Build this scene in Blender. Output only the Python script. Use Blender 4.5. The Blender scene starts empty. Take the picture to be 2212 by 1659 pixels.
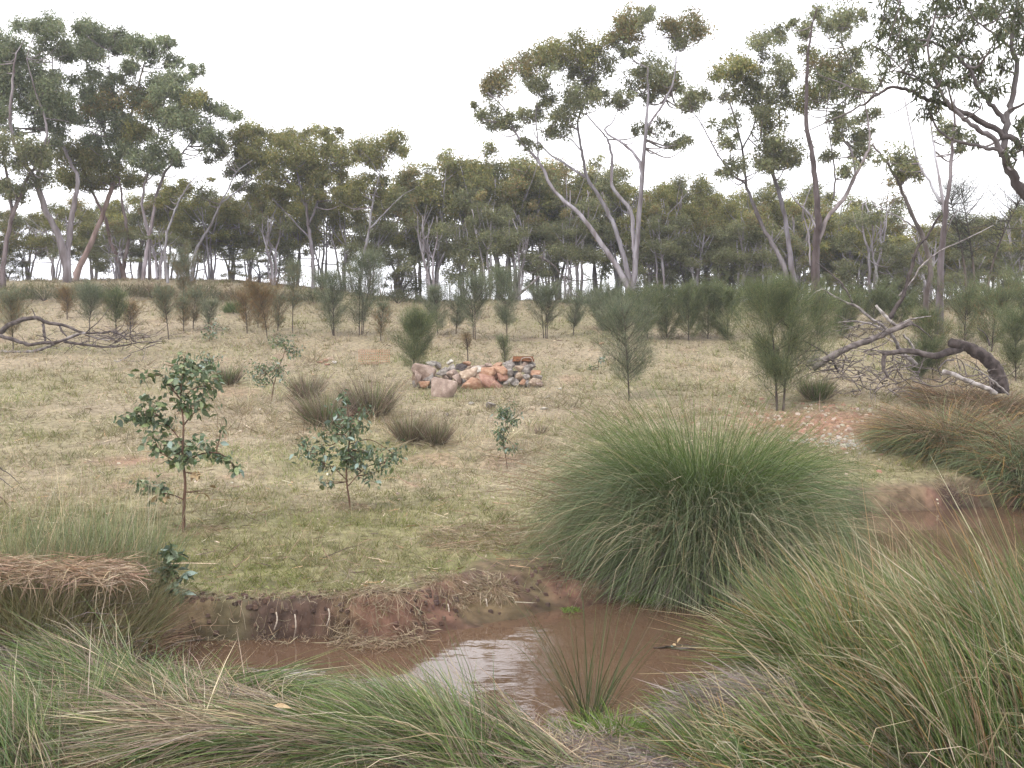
import bpy, math, random
import numpy as np

# ------------------------------------------------------------------ camera, sky, sun, exposure
sc = bpy.context.scene
COL = sc.collection
random.seed(7)
FPX, CX, CY = 2218.0, 1106.0, 829.5            # focal length and centre in pixels of a 2212 x 1659 frame
PITCH = math.atan((CY - 760.0) / FPX)
CAMZ = 2.0
cam_d = bpy.data.cameras.new('camera'); cam = bpy.data.objects.new('camera', cam_d); COL.objects.link(cam)
cam_d.sensor_width = 36.0; cam_d.lens = 36.0 * FPX / 2212.0
cam_d.clip_start = 0.05; cam_d.clip_end = 6000.0
cam.location = (0, 0, CAMZ); cam.rotation_euler = (math.pi / 2 - PITCH, 0, 0)
sc.camera = cam

SUN_EL, SUN_AZ = math.radians(52), math.radians(-145)     # high, behind the camera to the left, veiled by cloud
world = bpy.data.worlds.new('World'); sc.world = world; world.use_nodes = True
nt = world.node_tree; nt.nodes.clear()
out = nt.nodes.new('ShaderNodeOutputWorld'); bg = nt.nodes.new('ShaderNodeBackground')
sky = nt.nodes.new('ShaderNodeTexSky'); sky.sky_type = 'NISHITA'; sky.sun_disc = False
sky.sun_elevation = SUN_EL; sky.sun_rotation = SUN_AZ
tc = nt.nodes.new('ShaderNodeTexCoord'); mp = nt.nodes.new('ShaderNodeMapping')
mp.inputs['Scale'].default_value = (1, 1, 2.6)
nz = nt.nodes.new('ShaderNodeTexNoise'); nz.inputs['Scale'].default_value = 1.7; nz.inputs['Detail'].default_value = 5
cr = nt.nodes.new('ShaderNodeValToRGB')
cr.color_ramp.elements[0].position = 0.36; cr.color_ramp.elements[0].color = (0.87, 0.90, 1.0, 1)
cr.color_ramp.elements[1].position = 0.60; cr.color_ramp.elements[1].color = (1.0, 1.0, 1.0, 1)
mul = nt.nodes.new('ShaderNodeMix'); mul.data_type = 'RGBA'; mul.blend_type = 'MULTIPLY'
mul.inputs[0].default_value = 1.0; mul.inputs[7].default_value = (16.0, 15.8, 16.1, 1)
mix = nt.nodes.new('ShaderNodeMix'); mix.data_type = 'RGBA'; mix.inputs[0].default_value = 0.93
L = nt.links.new
L(tc.outputs['Generated'], mp.inputs['Vector']); L(mp.outputs[0], nz.inputs['Vector'])
L(nz.outputs['Fac'], cr.inputs[0]); L(cr.outputs[0], mul.inputs[6])
L(sky.outputs[0], mix.inputs[6]); L(mul.outputs[2], mix.inputs[7])
L(mix.outputs[2], bg.inputs['Color']); bg.inputs['Strength'].default_value = 0.1
L(bg.outputs[0], out.inputs[0])

sun_d = bpy.data.lights.new('sun', 'SUN'); sun_d.energy = 1.5; sun_d.angle = math.radians(10)
sun_d.color = (1.0, 0.96, 0.90)
sun = bpy.data.objects.new('sun', sun_d); COL.objects.link(sun)
sun.rotation_euler = (math.pi / 2 - SUN_EL, 0, math.pi - SUN_AZ)   # light comes from azimuth SUN_AZ (clockwise from +Y)

sc.view_settings.view_transform = 'Standard'; sc.view_settings.look = 'None'
sc.view_settings.exposure = 0.57; sc.view_settings.gamma = 1.0
sc.view_settings.use_curve_mapping = False
sc.render.engine = 'CYCLES'
cy = sc.cycles
cy.max_bounces = 6; cy.diffuse_bounces = 3; cy.glossy_bounces = 3; cy.transmission_bounces = 4; cy.transparent_max_bounces = 6
cy.use_adaptive_sampling = True; cy.adaptive_threshold = 0.03
cy.use_denoising = True
sc.render.filter_size = 1.5

# ------------------------------------------------------------------ helpers: pixels, noise, meshes
rng = np.random.default_rng(11)
U = rng.uniform; G = rng.normal

def P(px, py, Y):
    """point at depth Y (metres in front of the camera) seen at px, py of the 2212 x 1659 frame"""
    u, v = (px - CX) / FPX, (CY - py) / FPX
    dy = math.cos(PITCH) + v * math.sin(PITCH); dz = -math.sin(PITCH) + v * math.cos(PITCH)
    t = Y / dy
    return np.array([u * t, Y, CAMZ + dz * t])

def sstep(a, b, x):
    t = np.clip((x - a) / (b - a), 0, 1); return t * t * (3 - 2 * t)

def _hash(ix, iy, s):
    h = (ix.astype(np.int64) * 374761393 + iy.astype(np.int64) * 668265263 + s * 1442695041) & 0xFFFFFFFF
    h = ((h ^ (h >> 13)) * 1274126177) & 0xFFFFFFFF
    return ((h ^ (h >> 16)) & 0xFFFF) / 65535.0

def vnoise(x, y, s=0):
    x = np.asarray(x, float); y = np.asarray(y, float)
    ix, iy = np.floor(x), np.floor(y); fx, fy = x - ix, y - iy
    fx = fx * fx * (3 - 2 * fx); fy = fy * fy * (3 - 2 * fy)
    a, b = _hash(ix, iy, s), _hash(ix + 1, iy, s); c, d = _hash(ix, iy + 1, s), _hash(ix + 1, iy + 1, s)
    return (a + (b - a) * fx) * (1 - fy) + (c + (d - c) * fx) * fy

def fbm(x, y, s=0, o=3):
    v = 0; a = 0.5; n = 0
    for i in range(o):
        v = v + a * vnoise(x * 2 ** i, y * 2 ** i, s + i * 17); n += a; a *= 0.5
    return v / n

class Acc:
    """collects vertices, quads / triangles and colours of ONE mesh"""
    def __init__(s): s.V = []; s.Q = []; s.T = []; s.C = []; s.n = 0
    def add(s, V, Q=None, T=None, C=None):
        V = np.asarray(V, float).reshape(-1, 3)
        s.V.append(V)
        if Q is not None and len(Q): s.Q.append(np.asarray(Q) + s.n)
        if T is not None and len(T): s.T.append(np.asarray(T) + s.n)
        if C is None: C = np.full((len(V), 3), 0.5)
        C = np.asarray(C, float)
        if C.ndim == 1: C = np.tile(C, (len(V), 1))
        s.C.append(C); s.n += len(V)
    def mesh(s, name, origin=(0, 0, 0), smooth=True):
        me = bpy.data.meshes.new(name)
        if not s.n: return me
        V = np.concatenate(s.V) - np.asarray(origin); C = np.concatenate(s.C)
        Q = np.concatenate(s.Q) if s.Q else np.zeros((0, 4), int)
        T = np.concatenate(s.T) if s.T else np.zeros((0, 3), int)
        me.vertices.add(len(V)); me.vertices.foreach_set('co', V.astype(np.float32).ravel())
        loops = np.concatenate([Q.ravel(), T.ravel()]).astype(np.int32)
        me.loops.add(len(loops)); me.loops.foreach_set('vertex_index', loops)
        st = np.concatenate([np.arange(len(Q)) * 4, len(Q) * 4 + np.arange(len(T)) * 3]).astype(np.int32)
        me.polygons.add(len(st)); me.polygons.foreach_set('loop_start', st)
        me.polygons.foreach_set('use_smooth', np.full(len(st), smooth))
        me.update(calc_edges=True)
        at = me.color_attributes.new('Col', 'FLOAT_COLOR', 'POINT')
        at.data.foreach_set('color', np.concatenate([C, np.ones((len(C), 1))], 1).astype(np.float32).ravel())
        return me

def link(name, me, mat=None, parent=None, loc=None, kind=None):
    o = bpy.data.objects.new(name, me); COL.objects.link(o)
    if mat is not None and me is not None and not me.materials: me.materials.append(mat)
    if parent is not None: o.parent = parent
    if loc is not None: o.location = tuple(loc)
    if kind: o['kind'] = kind
    return o

def tag(o, label, cat, group=None):
    o['label'] = label; o['category'] = cat
    if group: o['group'] = group
    return o

def thing(name, label, cat, loc, group=None):
    return tag(link(name, None, loc=loc), label, cat, group)

def dup(root, loc, rz=0.0, scale=(1, 1, 1), label=None, rx=0.0, ry=0.0):
    r = root.copy(); COL.objects.link(r); r.location = tuple(loc); r.rotation_euler = (rx, ry, rz); r.scale = scale
    if label: r['label'] = label
    for ch in root.children:
        c = ch.copy(); COL.objects.link(c); c.parent = r
        for g in ch.children:
            d = g.copy(); COL.objects.link(d); d.parent = c
    return r

def smooth_path(pts, k=6):
    """Catmull-Rom through the points; rows may hold any number of columns"""
    p = np.asarray(pts, float)
    if len(p) < 3:
        t = np.linspace(0, 1, k + 1)[:, None]; return p[0] * (1 - t) + p[-1] * t
    q = np.vstack([2 * p[0] - p[1], p, 2 * p[-1] - p[-2]]); out = []
    for i in range(1, len(q) - 2):
        t = np.linspace(0, 1, k, endpoint=False)[:, None]
        a, b, c, d = q[i - 1], q[i], q[i + 1], q[i + 2]
        out.append(0.5 * (2 * b + (c - a) * t + (2 * a - 5 * b + 4 * c - d) * t ** 2 + (3 * b - a - 3 * c + d) * t ** 3))
    out.append(p[-1:]); return np.vstack(out)

def tube(acc, path, rad, sides=6, col=(0.3, 0.3, 0.3), rough=0.0, cap=True):
    p = np.asarray(path, float); n = len(p); rad = np.broadcast_to(np.asarray(rad, float), (n,))
    t = np.gradient(p, axis=0); t /= np.linalg.norm(t, axis=1)[:, None] + 1e-9
    ref = np.array([0.31, 0.95, 0.05]) if abs(t[:, 1]).mean() < 0.8 else np.array([1.0, 0.1, 0.05])
    a = np.cross(t, ref); a /= np.linalg.norm(a, axis=1)[:, None] + 1e-9; b = np.cross(t, a)
    ang = np.linspace(0, 2 * np.pi, sides, endpoint=False)
    r = rad[:, None] * (1 + (rough * G(size=(n, sides)) if rough else 0))
    V = p[:, None] + r[..., None] * (a[:, None] * np.cos(ang)[None, :, None] + b[:, None] * np.sin(ang)[None, :, None])
    i = np.arange(n - 1)[:, None] * sides; j = np.arange(sides)[None]; j2 = (j + 1) % sides
    Q = np.stack([i + j, i + j2, i + sides + j2, i + sides + j], -1).reshape(-1, 4)
    V = V.reshape(-1, 3); T = []
    if cap:
        m = len(V); V = np.vstack([V, p[-1:] + t[-1:] * rad[-1] * 0.6, p[:1]])
        e = (n - 1) * sides
        T = [[e + k, e + (k + 1) % sides, m] for k in range(sides)] + [[(k + 1) % sides, k, m + 1] for k in range(sides)]
    acc.add(V, Q, T, np.asarray(col))

def ribbons(acc, paths, width, cbase, ctip=None, up=0.35, tipw=0.12, spread=None):
    """paths N x S x 3, one tapered strip each"""
    N, S, _ = paths.shape
    t = np.gradient(paths, axis=1); t /= np.linalg.norm(t, axis=2, keepdims=True) + 1e-9
    r = G(size=(N, 1, 3)); r[..., 2] *= up
    w = np.cross(t, r); w /= np.linalg.norm(w, axis=2, keepdims=True) + 1e-9
    s = np.linspace(0, 1, S)
    prof = 0.75 + 0.5 * s - 1.25 * s ** 3 + tipw * s ** 3; prof = np.maximum(prof, 0.1)
    hw = 0.5 * np.broadcast_to(np.asarray(width, float), (N,))[:, None] * prof[None]
    V = np.stack([paths - w * hw[..., None], paths + w * hw[..., None]], 2)       # N,S,2,3
    base = np.arange(N)[:, None] * (2 * S) + 2 * np.arange(S - 1)[None]
    Q = np.stack([base, base + 1, base + 3, base + 2], -1).reshape(-1, 4)
    cb = np.broadcast_to(cbase, (N, 3)); ct = cb if ctip is None else np.broadcast_to(ctip, (N, 3))
    C = cb[:, None] * (1 - s)[None, :, None] + ct[:, None] * s[None, :, None]
    C = np.repeat(C[:, :, None], 2, 2).reshape(-1, 3)
    acc.add(V.reshape(-1, 3), Q, None, C)

def arcs(root, az, e0, drop, Ln, S=6, power=1.2, wob=0.12):
    """curved stems: start at elevation e0 and bend over by drop (radians)"""
    N = len(root); s = np.linspace(0, 1, S)
    th = e0[:, None] - drop[:, None] * s[None] ** power
    a = az[:, None] + G(0, wob, (N, 1)) * s[None]
    d = np.stack([np.cos(th) * np.cos(a), np.cos(th) * np.sin(a), np.sin(th)], -1)
    step = (Ln / (S - 1))[:, None, None]
    p = np.zeros((N, S, 3)); p[:, 1:] = np.cumsum(0.5 * (d[:, 1:] + d[:, :-1]) * step, 1)
    return p + root[:, None]

def pal(n, cols, wts, jit=0.15):
    cols = np.asarray(cols, float); w = np.asarray(wts, float); w /= w.sum()
    c = cols[rng.choice(len(cols), n, p=w)]
    return np.clip(c * (1 + G(0, jit, (n, 1))) * (1 + G(0, jit * 0.25, (n, 3))), 0.004, 0.9)

# ------------------------------------------------------------------ materials
def new_mat(name):
    m = bpy.data.materials.new(name); m.use_nodes = True; n = m.node_tree.nodes; n.clear()
    o = n.new('ShaderNodeOutputMaterial'); p = n.new('ShaderNodeBsdfPrincipled')
    m.node_tree.links.new(p.outputs[0], o.inputs[0]); return m, m.node_tree, p, o

def mat_blade(name, trans=0.22, rough=0.55, spec=0.3, tint=(1, 1, 1)):
    m, t, p, o = new_mat(name); l = t.links.new
    a = t.nodes.new('ShaderNodeAttribute'); a.attribute_name = 'Col'
    p.inputs['Roughness'].default_value = rough; p.inputs['Specular IOR Level'].default_value = spec
    tr = t.nodes.new('ShaderNodeBsdfTranslucent'); mx = t.nodes.new('ShaderNodeMixShader'); mx.inputs[0].default_value = trans
    l(a.outputs['Color'], p.inputs['Base Color']); l(a.outputs['Color'], tr.inputs['Color'])
    l(p.outputs[0], mx.inputs[1]); l(tr.outputs[0], mx.inputs[2]); l(mx.outputs[0], o.inputs[0]); return m

def mat_noise(name, c0, c1, scale=6, rough=0.85, stretch=(1, 1, 1), c2=None, bump=0.4, spec=0.25, attr=False, dist=0.02, detail=5, lo=0.38, hi=0.62):
    m, t, p, o = new_mat(name); l = t.links.new; n = t.nodes
    tcn = n.new('ShaderNodeTexCoord'); mpn = n.new('ShaderNodeMapping'); mpn.inputs['Scale'].default_value = stretch
    nz = n.new('ShaderNodeTexNoise'); nz.inputs['Scale'].default_value = scale; nz.inputs['Detail'].default_value = detail
    r = n.new('ShaderNodeValToRGB'); e = r.color_ramp.elements
    e[0].position = lo; e[0].color = (*c0, 1); e[1].position = hi; e[1].color = (*c1, 1)
    if c2: x = r.color_ramp.elements.new(hi + 0.14); x.color = (*c2, 1)
    l(tcn.outputs['Object'], mpn.inputs[0]); l(mpn.outputs[0], nz.inputs['Vector']); l(nz.outputs['Fac'], r.inputs[0])
    src = r.outputs[0]
    if attr:
        a = n.new('ShaderNodeAttribute'); a.attribute_name = 'Col'
        mm = n.new('ShaderNodeMix'); mm.data_type = 'RGBA'; mm.blend_type = 'MULTIPLY'; mm.inputs[0].default_value = 1
        l(src, mm.inputs[6]); l(a.outputs['Color'], mm.inputs[7]); src = mm.outputs[2]
    l(src, p.inputs['Base Color'])
    p.inputs['Roughness'].default_value = rough; p.inputs['Specular IOR Level'].default_value = spec
    if bump:
        n2 = n.new('ShaderNodeTexNoise'); n2.inputs['Scale'].default_value = scale * 3; n2.inputs['Detail'].default_value = 4
        b = n.new('ShaderNodeBump'); b.inputs['Strength'].default_value = bump; b.inputs['Distance'].default_value = dist
        l(mpn.outputs[0], n2.inputs['Vector']); l(n2.outputs['Fac'], b.inputs['Height']); l(b.outputs[0], p.inputs['Normal'])
    return m

M = {}
M['grass'] = mat_blade('grass_blades', 0.25, 0.7, 0.1)
M['rush'] = mat_blade('rush_blades', 0.2, 0.6, 0.12)
M['leaf'] = mat_blade('gum_leaves', 0.4, 0.55, 0.22)
M['needle'] = mat_blade('sheoak_needles', 0.25, 0.7, 0.1)
M['litter'] = mat_blade('dry_litter', 0.05, 0.75, 0.2)
M['bark_pale'] = mat_noise('pale_gum_bark', (0.17, 0.145, 0.14), (0.33, 0.31, 0.315), 3.0, 0.8, (1.6, 1.6, 0.28), c2=(0.47, 0.45, 0.45), attr=True)
M['bark_dark'] = mat_noise('dark_bark', (0.045, 0.033, 0.028), (0.12, 0.095, 0.08), 7.0, 0.9, (1.5, 1.5, 0.3), attr=True)
M['deadwood'] = mat_noise('grey_dead_wood', (0.12, 0.105, 0.10), (0.33, 0.31, 0.30), 9.0, 0.9, (1, 1, 1), attr=True)
M['leaf_blue'] = mat_noise('blue_green_leaf', (0.10, 0.135, 0.072), (0.18, 0.225, 0.135), 9, 0.5, bump=0.1, spec=0.5)
M['leaf_green'] = mat_noise('green_leaf', (0.115, 0.15, 0.055), (0.20, 0.24, 0.10), 9, 0.5, bump=0.1, spec=0.5)
M['leaf_pale'] = mat_noise('pale_blue_leaf', (0.15, 0.21, 0.17), (0.22, 0.28, 0.23), 9, 0.45, bump=0.1, spec=0.5)
M['leaf_brown'] = mat_noise('dead_leaf', (0.26, 0.17, 0.085), (0.40, 0.30, 0.17), 9, 0.7, bump=0.1)
M['rust'] = mat_noise('rusty_iron', (0.10, 0.045, 0.025), (0.26, 0.12, 0.06), 14, 0.85)
M['wire'] = mat_noise('pale_wire', (0.30, 0.25, 0.20), (0.46, 0.40, 0.34), 20, 0.6)
def rock_mat(k, a, b, c=None): M[k] = mat_noise(k + '_stone', a, b, 6, 0.92, c2=c, bump=0.7, dist=0.02)
rock_mat('pink', (0.24, 0.175, 0.14), (0.37, 0.285, 0.235), (0.44, 0.39, 0.33))
rock_mat('grey', (0.17, 0.15, 0.135), (0.33, 0.295, 0.265), (0.44, 0.41, 0.35))
rock_mat('orange', (0.29, 0.16, 0.10), (0.41, 0.26, 0.175), (0.45, 0.35, 0.27))
rock_mat('tan', (0.30, 0.22, 0.16), (0.47, 0.37, 0.28), (0.55, 0.49, 0.42))
rock_mat('pale', (0.36, 0.33, 0.28), (0.56, 0.52, 0.46))
rock_mat('dark', (0.05, 0.043, 0.042), (0.12, 0.10, 0.095))
rock_mat('red', (0.25, 0.135, 0.095), (0.36, 0.215, 0.16), (0.36, 0.27, 0.22))

# ------------------------------------------------------------------ terrain
PROF = np.array([(-60, 1.2), (-6, 0.75), (0, 0.45), (3, 0.27), (4.4, 0.19), (5.4, 0.17), (7.0, 0.25), (8.2, 0.27), (9.5, 0.335), (10.5, 0.39),
                 (13, 0.56), (16, 0.86), (20, 1.29), (24, 1.80), (27, 2.22), (32, 2.95), (38, 3.80), (42, 4.13), (47, 4.2), (58, 3.9), (100, 1.6),
                 (300, -4), (900, -10), (4000, -14)], float)
CREEK = np.array([(-2.55, 6.75), (-2.2, 7.0), (-1.4, 7.12), (-0.65, 7.05), (0.1, 7.5), (0.85, 8.05), (1.5, 8.6), (2.5, 10.3), (3.5, 11.9), (4.5, 12.75), (6.6, 13.25),
                  (10, 13.9), (18, 14.5), (18, 10), (8, 9.0), (5.6, 8.3), (3.9, 7.5), (2.4, 6.65), (1.5, 6.05), (0.9, 5.6), (0.3, 5.3), (-0.5, 5.4), (-1.5, 5.8), (-2.4, 6.2)])
MID = np.array([(-3, 6.5), (-1, 6.3), (0.5, 6.5), (1.5, 7.3), (3.5, 9.6), (6.5, 11.2), (18, 12.2)])

def creek_sd(x, y):
    x = np.asarray(x, float); y = np.asarray(y, float)
    d = np.full(x.shape, 1e9); ins = np.zeros(x.shape, bool); n = len(CREEK)
    for i in range(n):
        ax, ay = CREEK[i]; bx, by = CREEK[(i + 1) % n]; ex, ey = bx - ax, by - ay
        t = np.clip(((x - ax) * ex + (y - ay) * ey) / (ex * ex + ey * ey), 0, 1)
        d = np.minimum(d, (x - ax - t * ex) ** 2 + (y - ay - t * ey) ** 2)
        c = ((ay > y) != (by > y)) & (x < ex * (y - ay) / (ey if ey else 1e-9) + ax)
        ins ^= c
    d = np.sqrt(d); return np.where(ins, -d, d)

def terrain(x, y):
    w = (fbm(x * 1.1, y * 1.1, 5) - 0.5) * 0.35 + (fbm(x * 5, y * 5, 8) - 0.5) * 0.14
    d = creek_sd(x, y) + w * sstep(3, 1, np.abs(creek_sd(x, y)))
    z = np.interp(y, PROF[:, 0], PROF[:, 1])
    z = z + 0.62 * sstep(27, 40, y) * sstep(-3, -13, x) + 0.2 * sstep(14, 24, y) * sstep(-3, -9, x)
    z = np.where(y > 5, np.minimum(z, 0.24 + 0.17 * np.maximum(d, 0)), z)
    near = y < np.interp(x, MID[:, 0], MID[:, 1])
    far_w = np.interp(x, [-2.6, -0.85, -0.35, 1.0, 2.5, 4.0, 6, 9], [0.13, 0.13, 0.75, 0.8, 0.5, 0.16, 0.25, 0.5])
    bw = np.where(near, 0.55, far_w)
    bank = sstep(-0.02, 1.0, d / bw)
    z = z + (fbm(x * 0.35, y * 0.35, 21) - 0.5) * 0.22 * sstep(8, 14, y) + (fbm(x * 2.2, y * 2.2, 31) - 0.5) * 0.07
    z = z + (fbm(x * 9, y * 9, 41) - 0.5) * 0.03
    zin = -0.45 * sstep(0, 0.8, -d) - 0.04
    z = np.where(d > 0, -0.04 + (z + 0.04) * bank, zin)
    soil = np.where((d < bw * 1.02), 1.0, sstep(bw + 0.28, bw * 1.02, d) * 0.9)
    return z, d, soil

def grow(a, step, f, end):
    o = [a]
    while o[-1] < end: step *= f; o.append(o[-1] + step)
    return np.array(o[1:])
gx = np.arange(-4.4, 6.61, 0.06)
GX = np.concatenate([-grow(4.4, 0.06, 1.1, 3000)[::-1], gx, grow(6.6, 0.06, 1.1, 3000)])
gy = np.concatenate([np.arange(3.2, 9.2, 0.05), np.arange(9.2, 14.6, 0.09)])
GY = np.concatenate([3.2 - grow(0, 0.06, 1.2, 60)[::-1], gy, grow(gy[-1], 0.09, 1.06, 3500)])
XX, YY = np.meshgrid(GX, GY)
ZZ, DD, SS = terrain(XX, YY)

def bil(A, x, y):
    x = np.asarray(x, float); y = np.asarray(y, float)
    i = np.clip(np.searchsorted(GX, x) - 1, 0, len(GX) - 2); j = np.clip(np.searchsorted(GY, y) - 1, 0, len(GY) - 2)
    fx = np.clip((x - GX[i]) / (GX[i + 1] - GX[i]), 0, 1); fy = np.clip((y - GY[j]) / (GY[j + 1] - GY[j]), 0, 1)
    return (A[j, i] * (1 - fx) + A[j, i + 1] * fx) * (1 - fy) + (A[j + 1, i] * (1 - fx) + A[j + 1, i + 1] * fx) * fy
def gz(x, y): return bil(ZZ, x, y)

def on_ground(px, py):
    """the ground point seen at a pixel"""
    Y = np.concatenate([np.arange(3, 20, 0.02), np.arange(20, 60, 0.05)])
    u, v = (px - CX) / FPX, (CY - py) / FPX
    k = (-math.sin(PITCH) + v * math.cos(PITCH)) / (math.cos(PITCH) + v * math.sin(PITCH))
    x = u * Y / (math.cos(PITCH) + v * math.sin(PITCH)); z = CAMZ + k * Y
    hit = np.nonzero(z < np.maximum(gz(x, Y), 0.0))[0]
    i = hit[0] if len(hit) else len(Y) - 1
    return np.array([x[i], Y[i], max(float(gz(x[i], Y[i])), 0.0)])

def redness(x, y):      # patch of bare red gravel behind the right pool, and small scalds
    a = np.exp(-(((x - 5.0) / 1.0) ** 2 + ((y - 16.4) / 0.9) ** 2))
    b = np.exp(-(((x + 4.9) / 0.45) ** 2 + ((y - 13.2) / 0.35) ** 2)) * 0.8
    return np.clip(a * 0.95 + b + 0.35 * sstep(0.72, 0.82, fbm(x * 0.9, y * 0.9, 77)), 0, 1)
def greenness(x, y):
    n = fbm(x * 0.45, y * 0.45, 51); n2 = fbm(x * 1.6, y * 1.6, 61)
    near = sstep(13, 8.5, y) * 0.65 + 0.25 * np.exp(-((x + 1.2) ** 2 + (y - 19) ** 2) / 4)
    right = 0.3 * np.exp(-(((x - 4.6) / 1.5) ** 2 + ((y - 14) / 1.2) ** 2))
    return np.clip(0.27 + near + right + (n - 0.5) * 1.1 + (n2 - 0.5) * 0.5, 0, 1) * (1 - redness(x, y))

g = greenness(XX, YY)[..., None]; red = redness(XX, YY)[..., None]
n1 = fbm(XX * 3, YY * 3, 91)[..., None]; n2 = fbm(XX * 14, YY * 14, 95)[..., None]
straw = np.array([0.26, 0.215, 0.15]) * (0.75 + 0.5 * n1); turf = np.array([0.15, 0.15, 0.06]) * (0.75 + 0.5 * n1)
c = straw * (1 - 0.8 * g) + turf * 0.8 * g
c = c * (1 - red) + np.array([0.255, 0.15, 0.10]) * (0.7 + 0.6 * n1) * red
soil = SS[..., None] * (0.55 + 0.45 * sstep(0.3, 0.55, n1))
redsoil = np.array([0.155, 0.088, 0.064]); brown = np.array([0.072, 0.048, 0.038])
k = np.clip(sstep(0.42, 0.62, fbm(XX * 2.1, YY * 2.1, 99))[..., None] + 0.35 * (XX[..., None] > -0.8) * (XX[..., None] < 1.5), 0, 1)
c = c * (1 - soil) + (redsoil * k + brown * (1 - k)) * (0.7 + 0.6 * n2) * soil
wet = sstep(0.10, 0.02, ZZ)[..., None] * (DD[..., None] < 2)
c = c * (1 - 0.45 * wet)
acc = Acc(); ny, nx = XX.shape
i = np.arange(ny - 1)[:, None] * nx + np.arange(nx - 1)[None]
acc.add(np.stack([XX, YY, ZZ], -1).reshape(-1, 3), np.stack([i, i + 1, i + nx + 1, i + nx], -1).reshape(-1, 4), None, c.reshape(-1, 3))
mg, t, p, o = new_mat('paddock_ground'); l = t.links.new
a = t.nodes.new('ShaderNodeAttribute'); a.attribute_name = 'Col'
tcn = t.nodes.new('ShaderNodeTexCoord')
nzA = t.nodes.new('ShaderNodeTexNoise'); nzA.inputs['Scale'].default_value = 11; nzA.inputs['Detail'].default_value = 7
rp = t.nodes.new('ShaderNodeValToRGB'); rp.color_ramp.elements[0].position = 0.3; rp.color_ramp.elements[0].color = (0.55, 0.53, 0.5, 1)
rp.color_ramp.elements[1].position = 0.7; rp.color_ramp.elements[1].color = (1.3, 1.28, 1.22, 1)
mm = t.nodes.new('ShaderNodeMix'); mm.data_type = 'RGBA'; mm.blend_type = 'MULTIPLY'; mm.inputs[0].default_value = 1
bp = t.nodes.new('ShaderNodeBump'); bp.inputs['Strength'].default_value = 0.6; bp.inputs['Distance'].default_value = 0.03
l(tcn.outputs['Object'], nzA.inputs['Vector']); l(nzA.outputs['Fac'], rp.inputs[0]); l(a.outputs['Color'], mm.inputs[6]); l(rp.outputs[0], mm.inputs[7])
l(mm.outputs[2], p.inputs['Base Color']); l(nzA.outputs['Fac'], bp.inputs['Height']); l(bp.outputs[0], p.inputs['Normal'])
p.inputs['Roughness'].default_value = 0.9; p.inputs['Specular IOR Level'].default_value = 0.2
link('ground', acc.mesh('ground'), mg, kind='structure')

# muddy pool
acc = Acc(); acc.add([(-4, 4.5, 0), (19, 4.5, 0), (19, 15.5, 0), (-4, 15.5, 0)], [[0, 1, 2, 3]])
mw, t, p, o = new_mat('muddy_water'); l = t.links.new
tcn = t.nodes.new('ShaderNodeTexCoord'); mpn = t.nodes.new('ShaderNodeMapping'); mpn.inputs['Scale'].default_value = (1.0, 2.2, 1)
nzA = t.nodes.new('ShaderNodeTexNoise'); nzA.inputs['Scale'].default_value = 3.2; nzA.inputs['Detail'].default_value = 3
bp = t.nodes.new('ShaderNodeBump'); bp.inputs['Strength'].default_value = 0.045; bp.inputs['Distance'].default_value = 0.05
nzB = t.nodes.new('ShaderNodeTexNoise'); nzB.inputs['Scale'].default_value = 0.9; nzB.inputs['Detail'].default_value = 4
rp = t.nodes.new('ShaderNodeValToRGB'); rp.color_ramp.elements[0].position = 0.35; rp.color_ramp.elements[0].color = (0.084, 0.050, 0.031, 1)
rp.color_ramp.elements[1].position = 0.65; rp.color_ramp.elements[1].color = (0.110, 0.067, 0.042, 1)
l(tcn.outputs['Object'], mpn.inputs[0]); l(mpn.outputs[0], nzA.inputs['Vector']); l(nzA.outputs['Fac'], bp.inputs['Height']); l(bp.outputs[0], p.inputs['Normal'])
l(tcn.outputs['Object'], nzB.inputs['Vector']); l(nzB.outputs['Fac'], rp.inputs[0]); l(rp.outputs[0], p.inputs['Base Color'])
p.inputs['Roughness'].default_value = 0.01; p.inputs['IOR'].default_value = 1.42
link('creek_water', acc.mesh('creek_water'), mw, kind='structure')

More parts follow.
